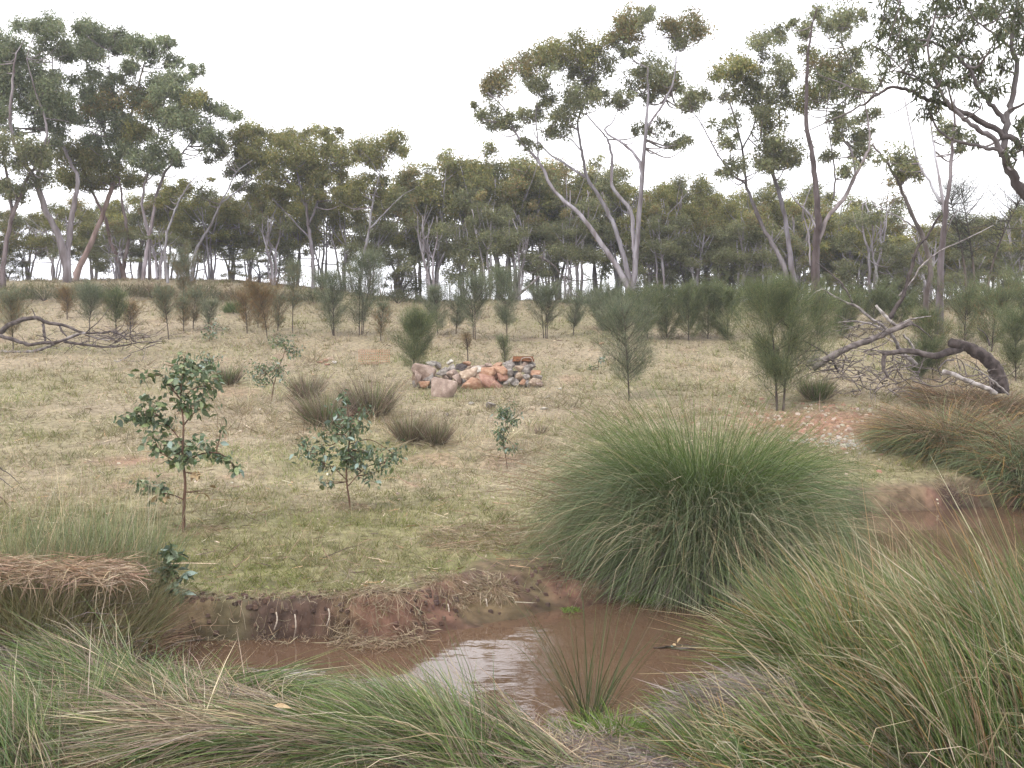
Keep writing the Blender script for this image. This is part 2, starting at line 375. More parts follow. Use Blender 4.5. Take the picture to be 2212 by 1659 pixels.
# ------------------------------------------------------------------ meadow grass (stuff)
def scatter_field(n, y0, y1, pw):
    u = U(size=n); y = (y0 ** (1 - pw) + u * (y1 ** (1 - pw) - y0 ** (1 - pw))) ** (1 / (1 - pw))
    x = U(-1, 1, n) * (0.56 * y + 1.5)
    return x, y
def field(n, y0, y1, pw, S, hmul=1.0):
    x, y = scatter_field(n, y0, y1, pw)
    nt_ = n // 60; tx, ty = scatter_field(nt_, y0, y1, pw); kk = rng.integers(0, nt_, n); tf = U(size=n) < 0.34
    x = np.where(tf, tx[kk] + G(0, 0.05, n), x); y = np.where(tf, ty[kk] + G(0, 0.05, n), y); tsz = U(0.8, 2.1, nt_)[kk]
    d = bil(DD, x, y); s = bil(SS, x, y); z = gz(x, y); rd = redness(x, y)
    bare = fbm(x * 1.3, y * 1.3, 131)
    keep = (d > 0.03) & (z > 0.05) & (U(size=n) > s * 0.93) & (U(size=n) > rd * 0.93) & (U(size=n) < 0.35 + 1.3 * sstep(0.25, 0.6, bare))
    x, y, z, s = x[keep], y[keep], z[keep], s[keep]; m = len(x); tf = tf[keep]; tsz = tsz[keep]; tone_ = U(0.75, 1.2, nt_)[kk][keep]
    gr = greenness(x, y); isg = U(size=m) < gr * 0.85
    tall = sstep(0.45, 0.75, fbm(x * 0.7, y * 0.7, 141))
    Ln = np.where(isg, U(0.035, 0.085, m), U(0.04, 0.11, m) * (0.8 + 1.1 * tall)) * hmul
    # a few seeding stalks
    st = U(size=m) < 0.05; Ln = np.where(st & ~isg, Ln * 1.9, Ln)
    Ln = np.where(tf, Ln * tsz, Ln)
    w = np.maximum(0.003, 0.00058 * y) * U(0.7, 1.4, m)
    cg = pal(m, [(0.21, 0.23, 0.075), (0.15, 0.18, 0.06), (0.27, 0.28, 0.11)], [4, 3, 2], 0.2)
    cd = pal(m, [(0.40, 0.345, 0.225), (0.33, 0.28, 0.18), (0.48, 0.43, 0.31), (0.23, 0.175, 0.12), (0.23, 0.22, 0.11)], [5, 4, 2, 2, 3.5], 0.18)
    C = np.where(isg[:, None], cg, cd) * np.where(tf, tone_, 1.0)[:, None]
    C = C * (0.62 + 0.76 * fbm(x * 0.9, y * 0.9, 151))[:, None]
    br_ = (sstep(0.48, 0.66, fbm(x * 0.4, y * 0.4, 171)) * 0.6 + 0.35 * sstep(24, 32, y))[:, None]; C = C * (1 - 0.38 * br_ * np.array([0.85, 1.0, 1.1]))
    p = arcs(np.stack([x, y, z - 0.005], 1), U(0, 2 * np.pi, m), np.radians(np.where(isg, U(45, 88, m), U(8, 85, m))), np.radians(U(5, 60, m)), Ln, S)
    acc = Acc(); ribbons(acc, p, w, C * 0.9, C * 1.06, tipw=0.2); return acc
tag(link('meadow_grass', field(150000, 7.0, 15, 1.1, 2).mesh('meadow_grass'), M['grass'], kind='stuff'), 'short dry and green grass covering the slope beyond the pool', 'grass')
tag(link('hillside_grass', field(165000, 14.6, 46, 1.25, 2, 1.35).mesh('hillside_grass'), M['grass'], kind='stuff'), 'straw coloured grass covering the upper slope below the trees', 'grass')

n_ = 42000; x_ = U(-3.2, 3.4, n_); y_ = U(3.6, 7.2, n_); k_ = (bil(DD, x_, y_) > 0.06) & (y_ < np.interp(x_, MID[:, 0], MID[:, 1])); x_, y_ = x_[k_], y_[k_]; n_ = len(x_)
C_ = pal(n_, [(0.34, 0.28, 0.18), (0.24, 0.19, 0.13), (0.15, 0.16, 0.06), (0.26, 0.22, 0.19)], [3, 3, 3, 3], 0.2)
p_ = arcs(np.stack([x_, y_, gz(x_, y_) - 0.005], 1), U(0, 6.28, n_), np.radians(U(5, 70, n_)), np.radians(U(0, 60, n_)), U(0.05, 0.20, n_), 2)
A_ = Acc(); ribbons(A_, p_, 0.0045 * U(0.7, 1.3, n_), C_ * 0.9, C_, up=0.8)
tag(link('near_bank_grass', A_.mesh('near_bank_grass'), M['grass'], kind='stuff'), 'dead and green grass litter covering the near bank', 'grass')

# ------------------------------------------------------------------ trees
def leaf_quads(acc, c, L_, W_, col, hang=0.6):
    n = len(c); far = L_ > 0.105 and W_ > 0.03
    d = G(size=(n, 3)); d[:, 2] -= hang; d /= np.linalg.norm(d, axis=1)[:, None]
    w = np.cross(d, G(size=(n, 3))); w /= np.linalg.norm(w, axis=1)[:, None] + 1e-9
    nn = np.cross(d, w); L_ = (L_ * U(0.7, 1.35, n))[:, None]; W_ = (W_ * U(0.7, 1.3, n))[:, None]
    if far:      # leaf sprays too distant to show their outline
        V = np.stack([c - w * W_ * 0.5, c + w * W_ * 0.5, c + d * L_], 1); acc.add(V.reshape(-1, 3), None, np.arange(n * 3).reshape(n, 3), np.repeat(col, 3, 0)); return
    m = c + d * L_ * 0.42 + nn * L_ * 0.06
    V = np.stack([c, m + w * W_ * 0.5, c + d * L_, m - w * W_ * 0.5], 1)
    acc.add(V.reshape(-1, 3), np.arange(n * 4).reshape(n, 4), None, np.repeat(col, 4, 0))

OLIVE = [(0.221, 0.215, 0.075), (0.157, 0.174, 0.066), (0.273, 0.235, 0.085)]
GREY = [(0.199, 0.206, 0.101), (0.151, 0.166, 0.085), (0.256, 0.247, 0.119)]
RUSTY = [(0.258, 0.196, 0.08), (0.19, 0.176, 0.072), (0.172, 0.205, 0.089)]
BLUE = [(0.182, 0.21, 0.114), (0.146, 0.173, 0.091), (0.243, 0.252, 0.13)]
GOLD = [(0.301, 0.269, 0.075), (0.213, 0.212, 0.075), (0.178, 0.202, 0.085)]

def clump(acc, tw, c, rx, rz, cols, n, L_, W_, start, twig_r=0.008, twig_col=(0.6, 0.55, 0.5), hang=0.6, ry=None, puff=0.5):
    """one dome of foliage at c fed by twigs from start"""
    ry = ry or rx * 0.9
    K = max(3, int(5 * (rx / 0.5) ** 1.1))
    q = G(size=(K, 3)); q /= np.linalg.norm(q, axis=1)[:, None]; q *= U(0.35, 0.95, (K, 1))
    q[:, 2] = np.where(q[:, 2] < 0, q[:, 2] * 0.7, q[:, 2])
    pc = c + q * np.array([rx, ry, rz]); tone = U(0.7, 1.3, K) * U(0.85, 1.15)
    pr = 1.25 * puff * min(rx, rz * 1.3) * U(0.75, 1.25, K)
    for i in range(K):
        m = max(6, int(n / K)); v = G(size=(m, 3)); v /= np.linalg.norm(v, axis=1)[:, None]
        v[:, 2] = np.where(v[:, 2] < 0, v[:, 2] * 0.9, v[:, 2]); v *= (U(size=(m, 1)) ** 0.5) * pr[i] * np.where(U(size=(m, 1)) < 0.18, U(1.0, 1.7, (m, 1)), 1.0)
        v[:, :2] *= 1.1
        leaf_quads(acc, pc[i] + v, L_, W_, pal(m, cols, [4, 3, 2], 0.16) * tone[i], hang)
        if tw is not None:
            mid = 0.5 * (start + pc[i]) + G(0, 0.05 * rx, 3); mid[2] -= 0.08 * rz
            tube(tw, smooth_path([start, mid, pc[i] + (0, 0, pr[i] * 0.2)], 3), np.linspace(twig_r, twig_r * 0.4, 7), 3, twig_col, cap=False)

def attach(samples, rads, c, drop):
    """limb sample from which a branch to c would grow"""
    d = samples - c; cost = np.linalg.norm(d, axis=1) + 1.6 * np.maximum(0, d[:, 2] + drop)
    i = int(np.argmin(cost)); return samples[i], rads[i]

def px_limbs(limbs, Y, jig=0.3, z0=None):
    """pixel polylines -> 3-D polylines wandering in depth; limbs that start on an earlier one share its depth there"""
    done = []; res = []; m = Y / FPX
    for pts, r0, r1 in limbs:
        pts = np.asarray(pts, float)
        d0 = 0.0
        if done:
            A = np.vstack(done); k = np.argmin((A[:, 0] - pts[0, 0]) ** 2 + (A[:, 1] - pts[0, 1]) ** 2)
            if np.hypot(A[k, 0] - pts[0, 0], A[k, 1] - pts[0, 1]) < 40: d0 = A[k, 2]
        seg = np.r_[0, np.cumsum(np.hypot(*np.diff(pts, axis=0).T))] * m
        dep = d0 + seg * U(-jig, jig)
        q = smooth_path(np.c_[pts, dep, np.linspace(r0, r1, len(pts))], 5)
        done.append(q)
        W = np.array([P(a, b, Y + dd) for a, b, dd in q[:, :3]])
        res.append((W, q[:, 3]))
    return res

def grow_tree(name, label, cat, group, base, limbs, clumps, cols, nleaf, L_, W_, bark, split, hang=0.6, barkcol=None, dens=1.0, twc=(0.85, 0.8, 0.8), puff=0.5):
    """limbs: [(points, radii)], clumps: [(centre, rx, rz)] in world space"""
    root = thing(name, label, cat, base, group)
    S = np.vstack([w for w, r in limbs]); R = np.concatenate([r for w, r in limbs])
    for i, (w, r) in enumerate(limbs):
        a = Acc(); bc = np.asarray(barkcol[i] if barkcol else (1, 1, 1)) * (0.95, 0.98, 1.03)
        w = w + G(0, 0.25, w.shape) * np.minimum(r, 0.05)[:, None]
        tube(a, w, r * 0.66 * (1 + G(0, 0.05, len(r))), 8 if r[0] > 0.06 else 6, bc, 0.05)
        link('trunk' if i == 0 else 'limb', a.mesh('trunk' if i == 0 else 'limb', base), M[bark], root)
    tw = Acc(); cacc = Acc(); parts = []
    for cc in clumps:
        c, rx, rz = cc[:3]; cl = cc[3] if len(cc) > 3 else cols
        s, rs = attach(S, R, c, rz * 0.6); end = c - np.array([0, 0, rz * 0.55]); ln = np.linalg.norm(end - s)
        mid = 0.5 * (s + end) + np.array([0, 0, -0.10 * ln]) + G(0, 0.06 * ln, 3)
        pth = smooth_path([s, mid, end], 5); r0 = min(rs * 0.65, 0.014 + 0.013 * ln)
        tube(tw, pth, np.linspace(r0, 0.010, len(pth)), 5, twc, cap=False)
        n = int(nleaf * dens * (rx * rz) / 0.25)
        ac = Acc() if split else cacc
        clump(ac, tw, c, rx, rz, cl, n, L_, W_, end, 0.009, twc, hang, puff=puff)
        if split: parts.append(link('leaf_clump', ac.mesh('leaf_clump', base), M['leaf'], None, kind='stuff'))
    if tw.n:
        bo = link('crown' if split else 'branches', tw.mesh('branches', base), M[bark], root, kind='stuff')      # twigs that carry the leaf clumps
        for q in parts: q.parent = bo
    if not split: link('crown', cacc.mesh('crown', base), M['leaf'], root, kind='stuff')
    return root

K1 = 0.38396
def cv(pts, ox, oy): return [(a * K1 + ox, b * K1 + oy) for a, b in pts]
def pxclumps(lst, ox, oy, Y, dj=0.9, cols=None, grow_=1.2, fill=1.0):
    o = []
    lst = list(lst) + [(q[0] + U(-1.05, 1.05) * q[2], q[1] + U(-0.3, 1.1) * q[3], q[2] * 0.8, q[3] * 0.8) + tuple(q[4:]) for q in list(lst) * 2 if U() < fill * 0.8]
    for q in lst:
        x, y, rx, ry = q[:4]
        Yc = Y + U(-dj, dj)
        jr = U(0.8, 1.15); e = (P(x * K1 + ox, y * K1 + oy, Yc), rx * K1 * Yc / FPX * grow_ * 0.88 * jr, ry * K1 * Yc / FPX * grow_ * 1.22 * jr)
        if len(q) > 4: e = e + (q[4],)
        o.append(e)
    return o

def foot(w):   # sink the base point of a trunk into the ground
    p = w[0].copy(); z = gz(p[0], p[1]); return np.array([p[0], p[1], z])
def rooted(limbs):
    """the first limb (and any that start at the base) is carried down to the ground"""
    out_ = []
    for i, (w, r) in enumerate(limbs):
        b = foot(w)
        if w[0][2] < b[2] + 1.6 and (i == 0 or np.linalg.norm(w[0][:2] - limbs[0][0][0][:2]) < 0.9) and w[0][2] > b[2]:
            w = np.vstack([b + (0, 0, -0.15), w]); r = np.r_[r[0] * 1.25, r]
        out_.append((w, r))
    return out_
def hero(name, label, limbs, clumps, Y, cols, bark='bark_pale', barkcol=None, nleaf=330, L_=0.115, W_=0.05, dens=2.6, hang=0.6, jig=0.25, group=None, puff=0.5):
    lm = rooted(px_limbs(limbs, Y, jig)); b = foot(lm[0][0])
    return grow_tree(name, label, 'tree', group, b, lm, clumps, cols, nleaf, L_, W_, bark, True, hang, barkcol, dens, puff=puff)

# --- central tall gum
Y3 = 37.0
c2 = lambda pts: cv(pts, 708, 0)
limbs = [(c2([(1715, 1640), (1722, 1560), (1740, 1350), (1770, 1000), (1790, 740), (1800, 560), (1800, 380)]), 0.20, 0.035),
         (c2([(1690, 1620), (1640, 1520), (1540, 1370), (1420, 1210), (1280, 1080), (1180, 900), (1080, 790), (990, 610), (900, 520)]), 0.17, 0.02),
         (c2([(1705, 1590), (1660, 1430), (1610, 1270), (1540, 1130), (1460, 1000), (1430, 850), (1410, 690), (1450, 560), (1480, 440)]), 0.15, 0.025),
         (c2([(1728, 1450), (1715, 1300), (1700, 1180), (1600, 1050), (1600, 900), (1580, 800), (1540, 740), (1450, 640)]), 0.13, 0.03),
         (c2([(1768, 1020), (1755, 920), (1690, 830), (1560, 740), (1600, 690), (1640, 610)]), 0.10, 0.02),
         (c2([(1790, 730), (1840, 650), (1900, 560), (1950, 430), (1960, 300), (1950, 210)]), 0.075, 0.02),
         (c2([(1460, 1000), (1330, 920), (1230, 850), (1165, 760), (1160, 690)]), 0.07, 0.015),
         (c2([(1185, 900), (1180, 780), (1170, 640), (1190, 520)]), 0.05, 0.015),
         (c2([(1428, 850), (1360, 780), (1260, 760)]), 0.045, 0.012)]
cl = [(930, 470, 90, 55, RUSTY), (1030, 430, 85, 55, RUSTY), (1110, 355, 85, 50, RUSTY), (1240, 290, 100, 65, OLIVE), (1400, 285, 115, 60, OLIVE), (1520, 300, 80, 55), (1440, 340, 90, 50, RUSTY), (1300, 350, 80, 50),
      (1430, 415, 100, 45), (1380, 550, 110, 55), (1500, 500, 70, 60), (1340, 640, 90, 50), (1320, 720, 100, 50), (830, 620, 40, 45), (940, 640, 85, 50), (1000, 690, 60, 40), (1160, 640, 80, 50),
      (1150, 480, 70, 55), (1700, 130, 110, 75, RUSTY), (1790, 80, 60, 50), (1640, 200, 70, 65, RUSTY), (1680, 270, 60, 40), (1890, 120, 70, 45, RUSTY), (2000, 140, 100, 55, RUSTY), (2010, 240, 70, 45), (1850, 400, 100, 55), (1740, 470, 90, 60),
      (1680, 560, 70, 45), (1880, 480, 110, 40, RUSTY), (1980, 460, 60, 60), (1820, 560, 50, 35), (2040, 565, 60, 40), (1770, 725, 60, 35), (1870, 715, 60, 35), (1930, 800, 55, 35), (2020, 785, 45, 30), (1110, 790, 55, 30), (1240, 470, 60, 35), (1250, 560, 50, 35)]
hero('gum_tree', 'tall pale gum with left leaning limb, standing alone right of centre', limbs, pxclumps(cl, 708, 0, Y3, 1.2), Y3, GREY, nleaf=260,
     barkcol=[(0.95, 0.92, 0.95), (1.1, 1.05, 1.08), (0.8, 0.77, 0.8)] + [(1.1, 1.07, 1.1)] * 6, puff=0.46)

# --- left group of tall gums
c1 = lambda pts: cv(pts, 0, 0)
cl = [(60, 240, 85, 50), (150, 300, 90, 50), (80, 345, 80, 50), (20, 300, 60, 60), (140, 150, 70, 40), (300, 125, 85, 40), (310, 225, 80, 60), (385, 285, 55, 40), (190, 390, 80, 40), (60, 420, 70, 55), (150, 480, 90, 50),
      (280, 470, 80, 45), (330, 540, 90, 55), (60, 560, 70, 55), (180, 590, 80, 45), (350, 610, 100, 50), (30, 640, 60, 40), (200, 690, 80, 45), (300, 745, 80, 50), (80, 760, 60, 40), (-40, 480, 80, 60), (-60, 650, 80, 60), (-50, 350, 80, 50)]
limbs = [(c1([(375, 1600), (375, 1500), (330, 1330), (250, 1170), (200, 1000), (120, 900), (60, 700), (70, 450), (90, 300)]), 0.24, 0.03),
         (c1([(378, 1480), (400, 1250), (420, 1130), (440, 1000), (380, 880), (330, 720), (300, 500), (290, 250)]), 0.17, 0.025),
         (c1([(205, 1010), (250, 850), (260, 700), (200, 520), (150, 330)]), 0.09, 0.02)]
hero('gum_tree', 'tall wide forked gum rising from the crest, leftmost of the full trunks', limbs, pxclumps(cl, 0, 0, 38.5, 1.3), 38.5, BLUE, barkcol=[(0.95, 0.87, 0.85), (0.95, 0.87, 0.85), (0.8, 0.72, 0.7)], nleaf=330)
cl = [(490, 165, 80, 45), (560, 200, 80, 45), (640, 185, 45, 25), (490, 250, 90, 45), (610, 255, 90, 55), (700, 245, 60, 50), (530, 310, 70, 35), (800, 240, 75, 35), (900, 255, 60, 45), (770, 310, 70, 50), (735, 380, 50, 40),
      (920, 350, 90, 45), (540, 430, 90, 45), (660, 445, 45, 35), (600, 520, 55, 55), (500, 540, 70, 55), (600, 590, 90, 45, RUSTY), (740, 580, 110, 50, RUSTY), (760, 510, 80, 45), (460, 660, 60, 40), (560, 660, 70, 45), (690, 690, 90, 55), (640, 770, 80, 50), (550, 800, 60, 45)]
limbs = [(c1([(415, 1610), (450, 1500), (520, 1350), (600, 1150), (660, 950), (700, 760), (760, 560), (800, 400), (830, 270)]), 0.19, 0.025),
         (c1([(655, 960), (590, 760), (540, 560), (490, 380), (490, 200)]), 0.09, 0.02), (c1([(680, 850), (640, 640), (620, 450), (610, 280)]), 0.08, 0.02)]
hero('gum_tree', 'tall gum with bent orange brown trunk leaning right, second from the left', limbs, pxclumps(cl, 0, 0, 40, 1.3), 40, BLUE, barkcol=[(1.0, 0.75, 0.62), (0.75, 0.68, 0.66), (0.75, 0.68, 0.66)], nleaf=330)
cl = [(1080, 405, 45, 45), (900, 440, 80, 55), (990, 480, 75, 50), (920, 530, 70, 40), (1010, 540, 65, 40), (1100, 565, 100, 45, OLIVE), (1230, 595, 60, 40), (1250, 650, 75, 40), (930, 655, 80, 40), (1050, 680, 100, 50), (1160, 720, 90, 45), (1170, 830, 40, 35), (1220, 755, 55, 35),
      (780, 755, 85, 55, OLIVE), (680, 850, 90, 50), (870, 830, 90, 45), (960, 880, 60, 50), (780, 900, 80, 45), (880, 935, 55, 40), (1000, 620, 70, 40)]
limbs = [(c1([(800, 1610), (820, 1450), (850, 1300), (880, 1100), (930, 970), (1010, 880), (1090, 780), (1160, 660)]), 0.13, 0.02),
         (c1([(840, 1340), (800, 1150), (830, 980), (880, 820), (900, 600), (930, 480)]), 0.09, 0.02)]
hero('gum_tree', 'gum with twin pink grey stems whose crown reaches furthest right of the left group', limbs, pxclumps(cl, 0, 0, 39, 1.3), 39, BLUE, barkcol=[(0.9, 0.8, 0.8), (0.85, 0.77, 0.77)], nleaf=330)
cl = [(430, 830, 90, 55), (560, 900, 70, 50), (450, 930, 80, 50), (330, 860, 60, 40), (640, 960, 80, 45), (520, 1010, 80, 45), (700, 1000, 70, 40), (390, 1010, 70, 40)]
limbs = [(c1([(710, 1610), (680, 1500), (630, 1380), (590, 1230), (520, 1080), (470, 950), (450, 850)]), 0.16, 0.03), (c1([(690, 1530), (720, 1350), (690, 1150), (670, 1010), (640, 940)]), 0.12, 0.02)]
hero('gum_tree', 'lower gum with reddish twin trunks crossing inside the left group', limbs, pxclumps(cl, 0, 0, 41, 1.0), 41, OLIVE, barkcol=[(0.9, 0.68, 0.6), (0.8, 0.65, 0.6)])
limbs = [(c1([(945, 1610), (930, 1450), (940, 1320), (980, 1200), (1020, 1110), (1070, 1030), (1110, 990)]), 0.085, 0.02), (c1([(1080, 1020), (1110, 960), (1115, 910)]), 0.02, 0.008), (c1([(1040, 1075), (1140, 1000), (1190, 1000)]), 0.02, 0.008)]
hero('gum_tree', 'slender pale gum with bare crooked top leaning right of the left group', limbs, pxclumps([(1030, 1040, 40, 25), (960, 1100, 50, 30), (1190, 1010, 20, 12)], 0, 0, 38, 0.5), 38, OLIVE)
limbs = [(c1([(15, 1560), (20, 1480), (60, 1250), (130, 1050), (200, 930), (260, 830), (280, 780)]), 0.15, 0.03), (c1([(70, 1220), (40, 1000), (10, 850), (-30, 700)]), 0.1, 0.03), (c1([(-60, 1000), (20, 880), (60, 780)]), 0.05, 0.02)]
cl = [(150, 850, 90, 50), (60, 900, 80, 45), (-20, 800, 80, 50), (220, 1000, 70, 40), (20, 1040, 80, 45), (110, 1110, 70, 40), (240, 880, 60, 40)]
hero('gum_tree', 'dark trunked gum cut by the left edge of the photo', limbs, pxclumps(cl, 0, 0, 36.5, 1.0), 36.5, GREY, barkcol=[(0.6, 0.5, 0.47), (0.6, 0.5, 0.47), (0.7, 0.6, 0.55)])

# --- centre-left gums
cl = [(1370, 745, 80, 45), (1330, 850, 70, 55), (1430, 790, 60, 55), (1450, 870, 80, 55), (1380, 930, 80, 35), (1530, 785, 60, 35), (1640, 755, 80, 35), (1720, 740, 60, 28), (1810, 728, 40, 25), (1870, 760, 60, 35), (1620, 835, 80, 45), (1740, 825, 100, 50),
      (1880, 850, 80, 45), (1930, 900, 55, 50), (1540, 925, 80, 45), (1680, 920, 100, 45), (1800, 915, 80, 45), (1560, 1000, 90, 45), (1700, 1000, 90, 45), (1860, 990, 90, 45), (1600, 1080, 90, 45), (1760, 1080, 80, 40), (1500, 1060, 70, 40), (1900, 1060, 70, 40)]
limbs = [(c1([(1765, 1620), (1760, 1450), (1740, 1300), (1720, 1150), (1690, 1050), (1660, 900), (1700, 780)]), 0.14, 0.02), (c1([(1722, 1160), (1650, 1060), (1560, 960), (1440, 860), (1370, 770)]), 0.07, 0.015),
         (c1([(1735, 1270), (1800, 1100), (1850, 950), (1880, 820)]), 0.07, 0.015), (c1([(1745, 1340), (1640, 1230), (1530, 1110), (1480, 1000)]), 0.05, 0.015)]
hero('gum_tree', 'broad olive crowned gum with many domes, left of the open sky', limbs, pxclumps(cl, 0, 0, 41, 1.4), 41, OLIVE, barkcol=[(0.9, 0.85, 0.88)] * 4)
limbs = [(c1([(1080, 1620), (1100, 1420), (1180, 1280), (1230, 1170), (1280, 1070), (1330, 970), (1420, 900)]), 0.10, 0.015), (c1([(1240, 1150), (1340, 1070), (1440, 990), (1500, 950)]), 0.045, 0.012)]
hero('gum_tree', 'thin gum leaning right with bare limbs, left of the broad olive crown', limbs, pxclumps([(1330, 960, 60, 30), (1260, 870, 60, 35), (1230, 780, 40, 30), (1400, 1040, 60, 35), (1150, 1090, 60, 35)], 0, 0, 40, 0.6), 40, GREY)
limbs = [(c2([(185, 1580), (200, 1450), (230, 1310), (255, 1130), (290, 980), (310, 880)]), 0.10, 0.015), (c2([(232, 1290), (330, 1190), (420, 1100), (490, 1060)]), 0.05, 0.012), (c2([(288, 985), (240, 900), (180, 840)]), 0.03, 0.01)]
hero('gum_tree', 'slender gum with a small high umbrella crown beside the open sky', limbs, pxclumps([(230, 825, 75, 40), (330, 795, 75, 40), (415, 835, 55, 28), (250, 900, 70, 35), (190, 850, 40, 35), (320, 1000, 40, 30), (180, 1040, 80, 40), (300, 1080, 70, 40), (150, 1120, 80, 45)], 708, 0, 39, 0.8), 39, OLIVE)

# --- right tall gums
c3 = lambda pts: cv(pts, 1416, 0)
Y4 = 33.0
limbs = [(c3([(900, 1660), (900, 1450), (908, 1330), (915, 1200), (895, 1000), (880, 850), (850, 700), (850, 480), (860, 300), (880, 150), (910, 40)]), 0.21, 0.018),
         (c3([(912, 1370), (970, 1220), (1060, 1120), (1120, 990), (1180, 880), (1205, 800), (1190, 640), (1150, 480)]), 0.12, 0.018),
         (c3([(1050, 1130), (1120, 1000), (1110, 880), (1050, 740), (1070, 560), (1100, 380), (1050, 240), (1060, 100)]), 0.07, 0.012),
         (c3([(905, 1290), (860, 1200), (790, 1130), (730, 1040)]), 0.06, 0.015), (c3([(1000, 1120), (1010, 980), (990, 830), (960, 650), (1000, 450)]), 0.05, 0.012),
         (c3([(870, 1500), (865, 1330), (830, 1190), (880, 1040)]), 0.05, 0.02)]
cl = [(820, 290, 60, 40, OLIVE), (830, 180, 70, 45), (900, 140, 60, 45), (910, 45, 40, 45), (1050, 90, 80, 55), (1110, 70, 50, 40), (1040, 215, 40, 30), (1100, 300, 60, 45), (980, 360, 80, 45, RUSTY), (1100, 380, 80, 45), (1000, 430, 100, 50), (940, 480, 70, 40), (1050, 540, 80, 45),
      (1150, 470, 70, 55), (820, 590, 65, 40, OLIVE), (840, 520, 50, 35, OLIVE), (1150, 740, 60, 55), (1160, 840, 60, 50), (990, 790, 65, 45), (1080, 700, 60, 40), (1200, 640, 55, 40), (1070, 950, 45, 35), (960, 880, 45, 35), (1000, 640, 50, 35), (780, 120, 40, 30)]
hero('gum_tree', 'tall gum with dark lower trunk and pale open branches, right of centre', limbs, pxclumps(cl, 1416, 0, Y4, 1.0), Y4, GREY, barkcol=[(0.42, 0.34, 0.32), (0.95, 0.85, 0.8), (0.9, 0.85, 0.85), (1.2, 1.15, 1.15), (0.7, 0.65, 0.62), (1.2, 1.15, 1.15)], nleaf=250, puff=0.58)
limbs = [(c3([(800, 1660), (765, 1500), (740, 1300), (700, 1100), (650, 950), (610, 780), (640, 600), (690, 420), (700, 250)]), 0.15, 0.018),
         (c3([(735, 1530), (690, 1430), (600, 1270), (540, 1120), (510, 1030), (490, 850), (440, 650), (390, 500), (400, 400)]), 0.12, 0.018),
         (c3([(515, 1040), (420, 970), (340, 850), (260, 700), (190, 610), (130, 580)]), 0.05, 0.01), (c3([(640, 900), (690, 780), (700, 600), (710, 450)]), 0.05, 0.012), (c3([(490, 840), (560, 680), (560, 480), (600, 300), (620, 220)]), 0.045, 0.012), (c3([(265, 705), (250, 620), (330, 560), (400, 620)]), 0.02, 0.008)]
cl = [(420, 375, 110, 50, OLIVE), (330, 425, 55, 35, OLIVE), (500, 360, 60, 45, OLIVE), (590, 205, 80, 35), (690, 180, 50, 35), (600, 320, 50, 35), (570, 430, 50, 40), (700, 365, 60, 40), (720, 440, 65, 45), (640, 510, 80, 45), (430, 540, 50, 35), (700, 560, 75, 50), (660, 690, 80, 50, OLIVE),
      (600, 640, 60, 45), (420, 690, 60, 45), (420, 790, 45, 40), (640, 800, 90, 50), (720, 840, 80, 50), (700, 910, 90, 45), (780, 890, 50, 40), (600, 920, 60, 45), (460, 910, 55, 40), (200, 540, 65, 30), (275, 530, 50, 28), (150, 580, 40, 25), (480, 460, 50, 40), (540, 560, 45, 35), (420, 950, 50, 30)]
hero('gum_tree', 'grey double stemmed gum with long bare limb reaching left toward the tall central gum', limbs, pxclumps(cl, 1416, 0, 34, 1.0), 34, GREY, barkcol=[(0.72, 0.68, 0.7), (0.62, 0.57, 0.57)] + [(0.8, 0.75, 0.75)] * 4, nleaf=250, puff=0.58)

# --- half dead white-topped gum
limbs = [(c3([(1600, 1700), (1605, 1500), (1620, 1300), (1640, 1140), (1665, 900), (1680, 700), (1680, 560)]), 0.15, 0.03),
         (c3([(1630, 1210), (1600, 1050), (1575, 880), (1555, 740), (1545, 600)]), 0.07, 0.025), (c3([(1610, 1150), (1540, 1020), (1480, 920), (1440, 750), (1400, 550)]), 0.06, 0.02),
         (c3([(1660, 1000), (1740, 940), (1850, 885)]), 0.015, 0.006), (c3([(1600, 1560), (1640, 1300), (1700, 1180)]), 0.03, 0.012)]
hero('dead_topped_gum', 'gum with bleached bare white stems standing above a dark trunk near right edge', limbs,
     pxclumps([(1350, 860, 75, 40), (1400, 940, 60, 40), (1700, 740, 60, 50), (1640, 700, 40, 40), (1730, 830, 40, 30)], 1416, 0, 29, 0.6), 29, GREY, barkcol=[(0.62, 0.55, 0.54), (1.5, 1.5, 1.52), (1.4, 1.4, 1.42), (0.7, 0.65, 0.65), (1.0, 0.95, 0.95)], nleaf=200)
limbs = [(c3([(1520, 1680), (1545, 1500), (1500, 1320), (1420, 1160), (1370, 1030), (1290, 900), (1220, 810)]), 0.12, 0.035), (c3([(1495, 1310), (1400, 1240), (1310, 1190), (1220, 1150)]), 0.04, 0.015), (c3([(1310, 1190), (1340, 1130), (1370, 1060)]), 0.02, 0.008), (c3([(1375, 1050), (1460, 960), (1500, 1000)]), 0.03, 0.01)]
hero('gum_tree', 'forked dark gum leaning left with a bare broken limb, before the bleached stems', limbs, pxclumps([(1430, 960, 60, 45), (1380, 900, 50, 40), (1390, 1010, 35, 30)], 1416, 0, 30, 0.5), 30, OLIVE, barkcol=[(0.55, 0.48, 0.42), (1.2, 1.15, 1.1), (0.9, 0.85, 0.8), (0.6, 0.55, 0.5)])

